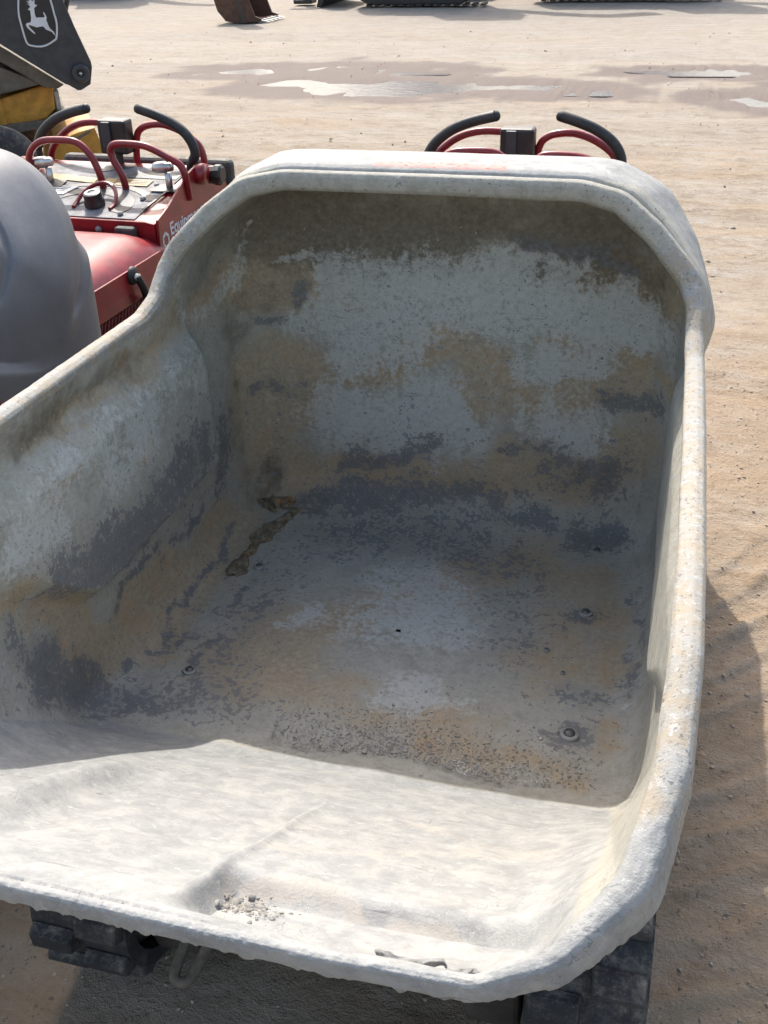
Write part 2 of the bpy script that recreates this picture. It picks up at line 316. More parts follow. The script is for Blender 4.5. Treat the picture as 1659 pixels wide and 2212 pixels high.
 ('p',-.442,1.436,.825,.043,.6), ('p',-.443,1.388,.822,.042,.6), ('p',-.442,1.34,.821,.041,.6), ('p',-.441,1.293,.82,.04,.6), ('p',-.054,1.666,.45,.084,.42), ('p',.046,1.656,.45,.082,.42),
 ('p',.009,1.535,.45,.079,.42), ('p',.122,1.517,.45,.077,.42), ('p',.063,1.518,.45,.078,.42), ('p',.004,1.519,.45,.078,.42), ('p',-.057,1.52,.45,.079,.42), ('p',-.119,1.521,.45,.079,.42),
 ('p',-.218,1.475,.45,.029,.75), ('p',-.197,1.499,.45,.03,.75), ('p',-.177,1.523,.45,.03,.75), ('p',.047,1.349,.45,.041,.55), ('p',.082,1.344,.45,.041,.55), ('p',.117,1.34,.45,.041,.55),
 ('p',.163,1.314,.45,.04,.55), ('p',.134,1.314,.45,.04,.55), ('p',.104,1.315,.45,.04,.55), ('p',.074,1.315,.45,.04,.55), ('p',.044,1.315,.45,.041,.55), ('p',.014,1.315,.45,.041,.55),
 ('p',-.173,1.303,.45,.01,.9), ('p',-.17,1.312,.45,.01,.9), ('p',.447,1.372,.469,.018,.6), ('p',.45,1.381,.473,.018,.6), ('p',-.246,1.953,.983,.017,.8), ('p',-.247,1.953,.97,.017,.8),
 ('p',-.249,1.954,.956,.017,.8), ('p',-.251,1.954,.943,.017,.8), ('p',-.237,1.954,.946,.017,.8), ('p',-.224,1.954,.949,.017,.8), ('p',-.211,1.954,.952,.017,.8), ('p',-.198,1.954,.955,.017,.8),
 ('p',-.185,1.954,.958,.017,.8), ('p',-.173,1.954,.961,.017,.8), ('p',-.16,1.954,.963,.017,.8), ('p',-.147,1.954,.966,.017,.8), ('p',-.134,1.953,.97,.017,.8), ('p',-.122,1.953,.972,.017,.8),
 ('p',-.109,1.953,.975,.017,.8), ('p',-.097,1.953,.978,.017,.8), ('p',-.084,1.954,.981,.016,.8), ('p',-.072,1.954,.984,.016,.8), ('p',-.06,1.954,.987,.016,.8), ('p',-.047,1.954,.989,.016,.8),
 ('p',-.035,1.954,.992,.016,.8), ('p',-.023,1.954,.995,.016,.8), ('p',-.011,1.953,.998,.016,.8), ('p',.001,1.953,1.001,.016,.8), ('p',.014,1.953,1.004,.016,.8), ('p',.026,1.953,1.006,.016,.8),
 ('p',.037,1.953,1.009,.016,.8), ('p',.049,1.953,1.012,.016,.8), ('p',.061,1.953,1.015,.016,.8), ('p',.073,1.953,1.017,.016,.8), ('p',.085,1.953,1.02,.016,.8), ('p',.096,1.952,1.023,.016,.8),
 ('p',.108,1.952,1.026,.016,.8), ('p',.12,1.952,1.028,.016,.8), ('p',.131,1.952,1.031,.016,.8), ('p',.143,1.952,1.033,.016,.8), ('p',.154,1.952,1.036,.016,.8), ('p',.166,1.952,1.039,.016,.8),
 ('p',.177,1.951,1.042,.016,.8), ('p',.188,1.951,1.044,.016,.8), ('p',.2,1.951,1.047,.016,.8), ('p',.21,1.952,1.043,.016,.8), ('p',.221,1.953,1.038,.016,.8), ('p',.231,1.953,1.034,.016,.8),
 ('p',.242,1.954,1.03,.016,.8), ('p',.252,1.954,1.026,.016,.8), ('p',.263,1.954,1.022,.016,.8), ('p',-.425,1.9,1.028,.028,.6), ('p',-.435,1.891,1.001,.029,.6), ('p',-.444,1.881,.975,.029,.6),
 ('p',-.454,1.865,.962,.029,.6), ('p',-.458,1.836,.955,.028,.6), ('p',-.462,1.807,.948,.028,.6), ('p',-.465,1.778,.941,.028,.6), ('d',-.436,1.659,.754,.06,.72), ('d',-.438,1.567,.729,.058,.72),
 ('d',-.437,1.637,.671,.061,.72), ('d',-.437,1.536,.695,.058,.72), ('d',-.441,1.449,.713,.056,.72), ('d',-.442,1.34,.709,.053,.72), ('d',-.442,1.273,.71,.051,.72), ('d',-.443,1.211,.711,.05,.72),
 ('d',-.444,1.116,.761,.047,.72), ('d',-.443,1.173,.744,.048,.72), ('d',-.443,1.235,.726,.05,.72), ('d',-.442,1.302,.706,.052,.72), ('d',-.441,1.373,.685,.054,.72), ('d',-.44,1.45,.662,.056,.72),
 ('d',-.441,1.389,.664,.055,.72), ('d',-.441,1.33,.667,.053,.72), ('d',-.442,1.275,.669,.052,.72), ('d',-.463,1.817,.707,.032,.75), ('d',-.463,1.817,.674,.033,.75), ('d',-.463,1.816,.641,.033,.75),
 ('d',-.464,1.802,.617,.033,.75), ('d',-.466,1.788,.594,.033,.75), ('d',-.466,1.773,.571,.033,.75), ('d',-.47,1.681,.565,.016,.85), ('d',-.47,1.662,.567,.016,.85), ('d',-.47,1.642,.569,.016,.85),
 ('d',-.47,1.623,.57,.016,.85), ('d',-.471,1.605,.571,.015,.85), ('d',-.471,1.587,.573,.015,.85), ('d',-.471,1.569,.574,.015,.85), ('d',-.472,1.552,.575,.015,.85), ('d',-.473,1.536,.575,.015,.85),
 ('d',-.473,1.52,.575,.015,.85), ('d',-.473,1.504,.575,.015,.85), ('d',-.473,1.488,.576,.015,.85), ('d',-.474,1.473,.576,.015,.85), ('d',-.474,1.456,.576,.015,.85), ('d',-.474,1.442,.576,.014,.85),
 ('d',-.475,1.427,.576,.014,.85), ('d',-.475,1.412,.577,.014,.85), ('d',-.475,1.397,.577,.014,.85), ('d',-.475,1.382,.577,.014,.85), ('d',-.475,1.366,.577,.014,.85), ('d',-.476,1.351,.577,.014,.85),
 ('d',-.476,1.335,.577,.014,.85), ('d',-.475,1.32,.578,.014,.85), ('d',-.475,1.305,.578,.014,.85), ('d',-.475,1.29,.578,.013,.85), ('d',-.473,1.026,.707,.04,.8), ('d',-.474,1.09,.63,.043,.8),
 ('d',-.472,1.157,.538,.045,.8), ('d',-.47,1.091,.591,.043,.8), ('d',-.465,1.028,.644,.041,.8), ('d',-.469,1.078,.593,.043,.8), ('d',-.469,1.127,.542,.045,.8), ('d',-.464,1.174,.494,.046,.8),
 ('d',-.449,1.033,.586,.041,.55), ('d',-.459,1.1,.527,.043,.55), ('d',-.455,1.153,.482,.045,.55), ('d',-.432,1.185,.46,.046,.55), ('d',-.398,1.204,.45,.046,.55), ('d',-.355,1.208,.45,.046,.55),
 ('d',-.313,1.212,.45,.046,.55), ('d',-.444,1.799,.476,.013,.8), ('d',-.443,1.785,.474,.013,.8), ('d',-.443,1.771,.472,.013,.8), ('d',-.443,1.756,.47,.013,.8), ('d',-.442,1.741,.469,.013,.8),
 ('d',-.442,1.726,.468,.013,.8), ('d',-.441,1.711,.467,.013,.8), ('d',-.44,1.696,.466,.013,.8), ('d',-.44,1.681,.465,.012,.8), ('d',-.44,1.668,.464,.012,.8), ('d',-.439,1.655,.464,.012,.8),
 ('d',-.439,1.642,.463,.012,.8), ('d',-.439,1.629,.463,.012,.8), ('d',-.438,1.616,.463,.012,.8), ('d',-.438,1.603,.462,.012,.8), ('d',-.438,1.59,.462,.012,.8), ('d',-.438,1.578,.462,.012,.8),
 ('d',-.437,1.565,.461,.012,.8), ('d',-.437,1.553,.461,.012,.8), ('d',-.436,1.54,.461,.012,.8), ('d',-.436,1.528,.461,.012,.8), ('d',-.436,1.516,.461,.012,.8), ('d',-.436,1.504,.46,.012,.8),
 ('d',-.435,1.493,.46,.012,.8), ('d',-.435,1.481,.46,.012,.8), ('d',-.435,1.469,.46,.012,.8), ('d',-.436,1.457,.46,.011,.8), ('d',-.436,1.445,.46,.011,.8), ('d',-.436,1.433,.46,.011,.8),
 ('d',-.436,1.422,.46,.011,.8), ('d',-.437,1.41,.46,.011,.8), ('d',-.437,1.399,.46,.011,.8), ('d',-.437,1.387,.46,.011,.8), ('d',-.437,1.376,.46,.011,.8), ('d',-.437,1.365,.46,.011,.8),
 ('d',-.438,1.354,.46,.011,.8), ('d',-.438,1.343,.461,.011,.8), ('d',-.439,1.332,.461,.011,.8), ('d',-.44,1.322,.462,.011,.8), ('d',-.441,1.311,.462,.011,.8), ('d',-.442,1.301,.463,.011,.8),
 ('d',-.443,1.29,.464,.011,.8), ('d',-.444,1.28,.465,.011,.8), ('d',-.444,1.27,.466,.011,.8), ('d',-.445,1.26,.466,.011,.8), ('d',-.446,1.249,.467,.01,.8), ('d',-.447,1.239,.468,.01,.8),
 ('d',-.447,1.23,.469,.01,.8), ('d',-.448,1.22,.47,.01,.8), ('d',-.412,1.346,.451,.016,.6), ('d',-.404,1.36,.45,.016,.6), ('d',-.396,1.373,.45,.017,.6), ('d',-.388,1.386,.45,.017,.6),
 ('d',-.379,1.399,.45,.017,.6), ('d',-.326,1.905,.467,.032,.72), ('d',-.302,1.91,.47,.032,.72), ('d',-.277,1.915,.472,.032,.72), ('d',-.252,1.92,.475,.032,.72), ('d',-.227,1.925,.478,.032,.72),
 ('d',-.203,1.928,.482,.032,.72), ('d',-.178,1.932,.485,.032,.72), ('d',-.151,1.934,.487,.032,.72), ('d',-.124,1.935,.488,.032,.72), ('d',-.097,1.937,.49,.032,.72), ('d',-.07,1.938,.492,.031,.72),
 ('d',-.043,1.939,.494,.031,.72), ('d',-.017,1.94,.496,.031,.72), ('d',.006,1.939,.496,.031,.72), ('d',.029,1.939,.495,.031,.72), ('d',.052,1.939,.494,.031,.72), ('d',.075,1.938,.493,.031,.72),
 ('d',.098,1.938,.492,.031,.72), ('d',.12,1.937,.491,.031,.72), ('d',.147,1.933,.486,.031,.72), ('d',.174,1.927,.481,.031,.72), ('d',.2,1.922,.477,.031,.72), ('d',.227,1.916,.473,.03,.72),
 ('d',-.207,1.955,.605,.026,.72), ('d',-.219,1.954,.577,.026,.72), ('d',-.231,1.953,.55,.026,.72), ('d',-.207,1.954,.556,.026,.72), ('d',-.183,1.954,.563,.026,.72), ('d',-.159,1.954,.569,.026,.72),
 ('d',-.137,1.954,.574,.026,.72), ('d',-.116,1.954,.578,.026,.72), ('d',-.094,1.954,.581,.026,.72), ('d',-.073,1.953,.586,.026,.72), ('d',-.051,1.953,.597,.026,.72), ('d',-.03,1.953,.608,.026,.72),
 ('d',-.009,1.952,.619,.025,.72), ('d',-.416,1.931,.883,.02,.75), ('d',-.403,1.939,.882,.02,.75), ('d',-.389,1.942,.883,.02,.75), ('d',-.374,1.945,.884,.02,.75), ('d',-.065,1.954,.919,.011,1.0),
 ('d',-.065,1.954,.909,.011,1.0), ('d',-.425,1.927,.717,.023,.7), ('d',-.409,1.942,.721,.023,.7), ('d',-.387,1.946,.732,.023,.7), ('d',-.357,1.951,.726,.023,.7), ('d',.352,1.951,.768,.028,.75),
 ('d',.373,1.948,.759,.028,.75), ('d',.394,1.944,.751,.028,.75), ('d',.415,1.938,.744,.028,.75), ('d',.437,1.911,.756,.028,.75), ('d',.453,1.656,.875,.024,.75), ('d',.215,1.953,.601,.042,.55),
 ('d',.249,1.953,.6,.042,.55), ('d',.282,1.953,.6,.042,.55), ('d',.315,1.953,.599,.042,.55), ('d',.349,1.952,.599,.042,.55), ('d',.381,1.947,.601,.042,.55), ('d',.356,1.951,.562,.042,.55),
 ('d',.329,1.951,.524,.043,.55), ('d',.282,1.883,.459,.035,.8), ('d',.312,1.879,.458,.035,.8), ('d',.342,1.874,.457,.035,.8), ('d',.364,1.892,.463,.035,.8), ('d',.387,1.906,.471,.035,.8),
 ('d',.338,1.636,.45,.029,.75), ('d',.344,1.632,.45,.029,.75), ('d',.441,1.708,.466,.017,.7), ('d',.442,1.684,.466,.017,.7), ('d',.443,1.66,.466,.017,.7), ('d',.443,1.637,.466,.017,.7),
 ('d',.444,1.614,.467,.016,.7), ('d',.445,1.591,.468,.016,.7), ('d',.445,1.568,.469,.016,.7), ('d',.446,1.547,.469,.016,.7), ('d',.446,1.526,.469,.016,.7), ('d',.446,1.508,.468,.016,.7),
 ('d',.445,1.489,.468,.016,.7), ('d',.444,1.471,.467,.015,.7), ('d',.444,1.453,.466,.015,.7), ('d',.443,1.435,.466,.015,.7), ('d',.443,1.418,.465,.015,.7), ('d',.442,1.401,.465,.015,.7),
 ('d',.344,1.299,.45,.041,.65), ('d',.356,1.291,.45,.04,.65), ('d',.392,1.406,.45,.03,.5), ('d',.365,1.408,.45,.03,.5), ('d',.338,1.41,.45,.031,.5), ('d',.31,1.412,.45,.031,.5),
 ('d',-.244,1.788,.45,.102,.36), ('d',-.172,1.813,.45,.102,.36), ('d',-.099,1.838,.452,.102,.36), ('d',-.02,1.836,.451,.101,.36), ('d',.058,1.835,.451,.101,.36), ('d',.129,1.779,.45,.098,.36),
 ('d',.196,1.724,.45,.095,.36), ('d',.206,1.605,.45,.09,.36), ('d',.214,1.496,.45,.086,.36), ('d',-.3,1.645,.45,.073,.36), ('d',-.298,1.559,.45,.071,.36), ('d',-.297,1.479,.45,.068,.36),
 ('d',-.295,1.404,.45,.066,.36), ('d',-.294,1.334,.45,.064,.36), ('d',-.293,1.268,.45,.062,.36), ('d',-.238,1.243,.45,.061,.36), ('d',-.184,1.219,.45,.06,.36), ('d',-.35,1.949,.938,.017,.7),
 ('d',-.334,1.951,.943,.017,.7), ('d',-.319,1.951,.949,.017,.7), ('d',-.304,1.952,.949,.017,.7), ('d',-.289,1.953,.949,.017,.7), ('d',-.442,1.89,.932,.012,.8), ('d',-.435,1.899,.939,.012,.8),
 ('d',-.341,1.644,.45,.01,.8), ('d',-.341,1.633,.45,.01,.8), ('d',-.341,1.622,.45,.01,.8), ('d',-.341,1.612,.45,.01,.8), ('d',-.341,1.601,.45,.01,.8), ('d',-.341,1.591,.45,.01,.8),
 ('d',-.341,1.58,.45,.01,.8), ('d',-.341,1.57,.45,.01,.8), ('d',-.341,1.56,.45,.009,.8), ('d',-.341,1.55,.45,.009,.8), ('d',-.341,1.54,.45,.009,.8), ('d',-.341,1.53,.45,.009,.8),
 ('d',-.341,1.52,.45,.009,.8), ('d',-.341,1.51,.45,.009,.8), ('d',-.341,1.5,.45,.009,.8), ('d',-.341,1.491,.45,.009,.8), ('d',-.341,1.481,.45,.009,.8), ('d',-.341,1.471,.45,.009,.8),
 ('d',-.341,1.462,.45,.009,.8), ('d',-.341,1.453,.45,.009,.8), ('d',-.341,1.443,.45,.009,.8), ('d',-.341,1.434,.45,.009,.8), ('d',-.341,1.425,.45,.009,.8), ('d',-.341,1.416,.45,.009,.8),
 ('d',-.341,1.407,.45,.009,.8), ('d',-.341,1.398,.45,.009,.8), ('d',-.341,1.389,.45,.009,.8), ('d',-.342,1.38,.45,.009,.8), ('d',-.342,1.371,.45,.009,.8), ('d',-.342,1.363,.45,.009,.8),
 ('d',-.342,1.354,.45,.009,.8), ('d',-.342,1.346,.45,.009,.8), ('d',-.342,1.337,.45,.009,.8), ('d',-.342,1.329,.45,.009,.8), ('d',-.342,1.32,.45,.009,.8), ('d',-.342,1.312,.45,.009,.8),
 ('d',-.342,1.304,.45,.009,.8), ('d',-.342,1.296,.45,.008,.8), ('d',.145,1.949,1.081,.018,.6), ('d',.157,1.949,1.078,.018,.6), ('d',.17,1.949,1.076,.018,.6), ('d',.183,1.949,1.073,.018,.6),
 ('d',.196,1.949,1.07,.018,.6), ('d',.209,1.95,1.068,.018,.6), ('d',.221,1.95,1.065,.018,.6), ('d',.234,1.951,1.062,.018,.6), ('d',.247,1.951,1.058,.018,.6), ('d',.26,1.952,1.054,.018,.6),
 ('d',.272,1.952,1.051,.018,.6), ('d',.285,1.951,1.047,.018,.6), ('d',.298,1.95,1.043,.018,.6), ('d',.311,1.95,1.04,.018,.6), ('d',.324,1.949,1.036,.018,.6), ('d',.336,1.948,1.03,.018,.6),
 ('d',.349,1.947,1.024,.018,.6), ('d',.362,1.944,1.018,.018,.6), ('d',.375,1.941,1.013,.018,.6), ('d',.387,1.937,1.008,.018,.6), ('d',.456,1.874,.87,.011,.7), ('d',.454,1.88,.877,.011,.7),
 ('d',.451,1.884,.884,.011,.7), ('d',.449,1.887,.892,.011,.7), ('d',.114,1.953,.612,.015,.5), ('d',.125,1.953,.616,.015,.5), ('d',.136,1.954,.62,.015,.5), ('d',.147,1.953,.623,.015,.5),
 ('d',.158,1.953,.627,.015,.5), ('d',.169,1.953,.631,.015,.5), ('d',.18,1.953,.634,.015,.5), ('d',.191,1.953,.638,.015,.5), ('d',.202,1.954,.642,.015,.5), ('d',.212,1.954,.645,.015,.5),
 ('t',.059,.596,.832,.017,.8), ('t',.065,.611,.813,.017,.8), ('t',.077,.617,.807,.017,.8), ('t',.092,.618,.807,.017,.8), ('t',.106,.618,.807,.017,.8), ('t',.119,.618,.806,.017,.8),
 ('t',.133,.618,.805,.017,.8), ('t',.146,.618,.804,.017,.8), ('t',.16,.618,.804,.017,.8), ('t',.174,.618,.803,.017,.8), ('t',.189,.617,.802,.017,.8), ('t',.203,.616,.802,.017,.8),
 ('t',.218,.614,.802,.017,.8), ('t',.232,.613,.802,.017,.8), ('t',.247,.613,.802,.017,.8), ('t',.263,.612,.803,.017,.8), ('t',.278,.611,.803,.017,.8), ('t',.297,.609,.802,.011,.6),
 ('t',.305,.608,.803,.011,.6), ('t',.313,.607,.803,.011,.6), ('t',.322,.606,.805,.011,.6), ('t',.33,.604,.808,.011,.6), ('t',.338,.599,.814,.011,.6), ('t',.347,.594,.821,.011,.6),
 ('d',.327,.492,.915,.007,.6), ('d',.332,.493,.915,.007,.6), ('d',.338,.493,.915,.007,.6), ('d',.343,.493,.915,.007,.6), ('d',.349,.495,.913,.007,.6), ('d',.344,.494,.916,.007,.6),
 ('d',.338,.494,.917,.007,.6), ('d',.333,.494,.916,.007,.6), ('d',.328,.495,.916,.007,.6), ('d',.322,.496,.915,.007,.6), ('d',.317,.497,.915,.007,.6), ('d',.311,.498,.914,.007,.6),
 ('d',.306,.499,.914,.007,.6), ('d',.3,.5,.913,.007,.6), ('d',.295,.501,.912,.007,.6), ('d',.288,.508,.903,.008,.6), ('d',.282,.509,.901,.008,.6), ('d',.275,.513,.897,.008,.6),
 ('d',.26,.549,.845,.008,.6), ('d',.254,.55,.843,.008,.6), ('d',.247,.551,.842,.008,.6), ('d',.241,.553,.841,.008,.6), ('d',.234,.554,.839,.008,.6), ('d',.228,.556,.838,.008,.6),
 ('d',.221,.557,.837,.008,.6), ('d',.214,.559,.835,.008,.6), ('d',.208,.561,.834,.008,.6), ('d',.201,.562,.833,.008,.6), ('d',.194,.563,.831,.009,.6), ('d',.187,.565,.831,.009,.6),
 ('d',.181,.566,.83,.009,.6), ('d',.174,.567,.829,.009,.6), ('d',.167,.568,.828,.009,.6), ('d',.16,.569,.827,.009,.6), ('d',.153,.571,.826,.009,.6), ('d',.146,.572,.825,.009,.6),
 ('d',.139,.573,.824,.009,.6), ('d',.132,.575,.823,.009,.6), ('d',.125,.576,.822,.009,.6), ('d',.118,.577,.821,.009,.6), ('d',.111,.578,.82,.009,.6), ('d',.103,.58,.819,.009,.6),
 ('d',.096,.581,.818,.009,.6), ('d',.089,.582,.817,.009,.6), ('d',.081,.584,.816,.009,.6), ('d',.074,.585,.815,.009,.6), ('d',.069,.581,.821,.009,.6), ('d',.072,.59,.812,.009,.6),
 ('d',.077,.593,.809,.009,.6), ('d',.083,.597,.807,.009,.6), ('d',.089,.6,.804,.009,.6), ('d',.419,.555,.957,.007,.55), ('d',.421,.56,.959,.007,.55), ('d',.424,.566,.961,.007,.55),
 ('d',.426,.572,.962,.007,.55), ('d',.428,.577,.964,.007,.55), ('d',.431,.584,.964,.008,.55), ('d',.433,.606,.948,.008,.55), ('d',.435,.61,.952,.008,.55), ('d',.436,.6,.973,.008,.55),
 ('d',.438,.605,.976,.008,.55), ('d',.44,.61,.979,.008,.55), ('d',.442,.616,.981,.008,.55), ('d',.442,.622,.983,.008,.55), ('d',.443,.63,.983,.008,.55), ('d',.445,.67,.949,.008,.55),
 ('d',.447,.715,.912,.009,.55), ('t',.358,.501,.923,.006,.6), ('t',.354,.501,.923,.006,.6), ('t',.349,.501,.922,.006,.6), ('t',.345,.502,.92,.006,.6), ('t',.34,.502,.919,.006,.6),
 ('t',.327,.553,.845,.007,.6), ('t',.322,.553,.844,.007,.6), ('t',.317,.552,.844,.007,.6), ('t',.312,.552,.844,.007,.6), ('t',.307,.551,.845,.007,.6), ('t',.302,.551,.845,.007,.6),
 ('t',.297,.55,.845,.007,.6), ('t',.292,.55,.845,.007,.6), ('t',.287,.549,.845,.007,.6), ('t',.282,.548,.846,.007,.6), ('t',.277,.548,.846,.007,.6), ('t',.271,.547,.846,.007,.6),
 ('t',.182,.904,.612,.03,.35), ('t',.207,.898,.617,.03,.35), ('t',.231,.891,.622,.03,.35), ('t',.255,.886,.626,.029,.35), ('t',.278,.879,.631,.029,.35), ('t',.301,.876,.634,.029,.35),
 ('t',.323,.874,.637,.029,.35), ('t',.346,.858,.656,.028,.35), ('t',.368,.836,.681,.027,.35), ('t',.347,.843,.668,.028,.35), ('t',.327,.848,.657,.028,.35), ('t',.307,.84,.661,.028,.35),
 ('t',.288,.829,.669,.028,.35), ('t',.269,.819,.677,.027,.35), ('t',.251,.809,.684,.027,.35), ('t',.232,.8,.689,.027,.35), ('t',.214,.791,.695,.027,.35), ('t',.195,.782,.7,.027,.35),
 ('t',.178,.772,.708,.027,.35), ('t',.16,.762,.716,.027,.35), ('t',.143,.752,.723,.026,.35), ('t',.126,.742,.73,.026,.35), ('t',.11,.732,.738,.026,.35), ('t',.094,.722,.745,.026,.35),
 ('t',.078,.711,.754,.026,.35), ('t',.063,.7,.763,.025,.35), ('t',.052,.683,.78,.025,.35), ('t',.018,.707,.744,.026,.35), ('t',.217,1.781,.45,.085,.3), ('t',.321,1.703,.45,.081,.3),
 ('t',.301,1.609,.45,.078,.3), ('t',.283,1.522,.45,.076,.3), ('t',.265,1.44,.45,.073,.3), ('t',.316,1.472,.45,.074,.3), ('t',.367,1.504,.45,.074,.3), ('t',-.325,1.341,.45,.086,.32),
 ('t',-.232,1.363,.45,.086,.32), ('t',-.13,1.306,.45,.083,.32), ('t',-.208,1.41,.45,.088,.32), ('t',-.296,1.527,.45,.093,.32), ('t',.094,1.262,.45,.059,.3), ('t',.151,1.276,.45,.059,.3),
 ('t',.208,1.289,.45,.059,.3), ('t',-.33,1.951,.939,.049,.35), ('t',-.289,1.953,.937,.049,.35), ('t',-.249,1.954,.936,.049,.35), ('t',-.208,1.954,.935,.048,.35), ('t',-.418,1.932,.814,.057,.4),
 ('t',-.339,1.952,.813,.057,.4), ('t',.029,1.956,.799,.049,.3), ('t',.05,1.954,.759,.049,.3), ('t',.07,1.954,.718,.049,.3), ('d',-.263,1.951,1.021,.008,.9), ('d',-.274,1.952,1.015,.008,.9),
 ('p',-.124,1.739,.45,.087,.35), ('p',-.015,1.71,.45,.085,.35), ('p',.089,1.682,.45,.083,.35), ('p',.032,1.636,.45,.082,.35), ('p',-.024,1.59,.45,.081,.35), ('p',.079,1.552,.45,.079,.35),
 ('d',.348,1.952,.757,.014,.7), ('d',.363,1.949,.749,.014,.7), ('d',.411,1.939,.868,.01,.8), ('d',.407,1.94,.862,.01,.8), ('d',-.331,1.951,.923,.01,.8), ('d',-.323,1.951,.926,.01,.8),
 ('d',-.315,1.951,.929,.01,.8), ('d',-.308,1.952,.927,.01,.8), ('d',-.3,1.952,.925,.01,.8), ('b',-.437,1.912,.536,.035,.55), ('b',-.421,1.924,.507,.035,.55), ('b',-.4,1.923,.485,.035,.55),
 ('b',-.421,1.924,.507,.035,.55), ('b',-.434,1.893,.491,.035,.55), ('b',-.442,1.854,.482,.034,.55), ('b',-.452,1.89,.742,.025,.5), ('b',-.456,1.881,.723,.025,.5), ('b',-.458,1.869,.706,.025,.5),
 ('b',-.46,1.855,.69,.025,.5), ('b',-.46,1.855,.667,.025,.5), ('b',-.46,1.856,.644,.026,.5), ('b',-.459,1.856,.621,.026,.5), ('b',-.459,1.856,.598,.026,.5), ('b',-.461,1.12,1.035,.018,.45),
 ('b',-.461,1.139,1.034,.018,.45), ('b',-.46,1.159,1.032,.019,.45), ('b',-.461,1.181,1.029,.019,.45), ('b',-.462,1.204,1.027,.019,.45), ('b',-.461,1.225,1.026,.019,.45), ('b',-.462,1.249,1.024,.019,.45),
 ('b',-.463,1.273,1.022,.02,.45), ('b',-.463,1.298,1.02,.02,.45), ('p',-.475,1.657,1.086,.021,.6), ('p',-.463,1.647,1.076,.021,.6), ('p',-.456,1.648,1.062,.021,.6), ('p',-.458,1.665,1.041,.022,.6),
 ('p',-.461,1.685,1.02,.022,.6), ('p',-.465,1.708,.997,.022,.6), ('p',-.467,1.727,.975,.022,.6), ('p',-.466,1.741,.954,.023,.6), ('p',-.465,1.775,.958,.023,.6), ('p',-.461,1.806,.963,.023,.6),
 ('p',-.457,1.839,.969,.024,.6), ('p',-.363,1.943,1.004,.012,.55), ('p',-.354,1.945,1.005,.012,.55), ('p',-.346,1.947,1.006,.012,.55), ('p',-.337,1.948,1.007,.012,.55), ('p',-.327,1.949,1.008,.012,.55),
 ('p',-.318,1.95,1.01,.012,.55), ('p',-.309,1.95,1.011,.012,.55), ('p',-.3,1.95,1.013,.012,.55), ('p',-.291,1.951,1.014,.012,.55), ('p',-.282,1.951,1.015,.012,.55), ('p',-.273,1.952,1.017,.012,.55),
 ('p',-.263,1.952,1.018,.012,.55), ('p',-.253,1.951,1.02,.012,.55), ('p',-.243,1.951,1.021,.012,.55), ('p',-.233,1.951,1.022,.012,.55), ('p',-.223,1.952,1.024,.012,.55), ('p',-.414,1.891,1.097,.008,.6),
 ('p',-.416,1.893,1.091,.008,.6), ('p',-.417,1.895,1.084,.008,.6), ('p',-.418,1.896,1.077,.008,.6), ('p',-.419,1.897,1.071,.008,.6), ('p',-.419,1.899,1.064,.008,.6), ('p',-.42,1.9,1.057,.008,.6),
 ('p',-.399,1.913,1.092,.008,.6), ('p',-.4,1.915,1.086,.008,.6), ('p',-.401,1.917,1.079,.008,.6), ('p',-.402,1.918,1.072,.008,.6), ('p',-.402,1.919,1.066,.008,.6), ('p',-.403,1.921,1.06,.008,.6),
 ('p',-.403,1.921,1.053,.008,.6), ('p',-.404,1.922,1.047,.008,.6), ('b',-.449,1.883,.893,.037,.5), ('b',-.452,1.878,.864,.037,.5), ('b',-.455,1.871,.835,.037,.5), ('t',.385,1.935,1.026,.033,.5),
 ('t',.404,1.931,1.011,.033,.5), ('t',.423,1.912,1.001,.032,.5),
]
#STAINS_SHADE_END

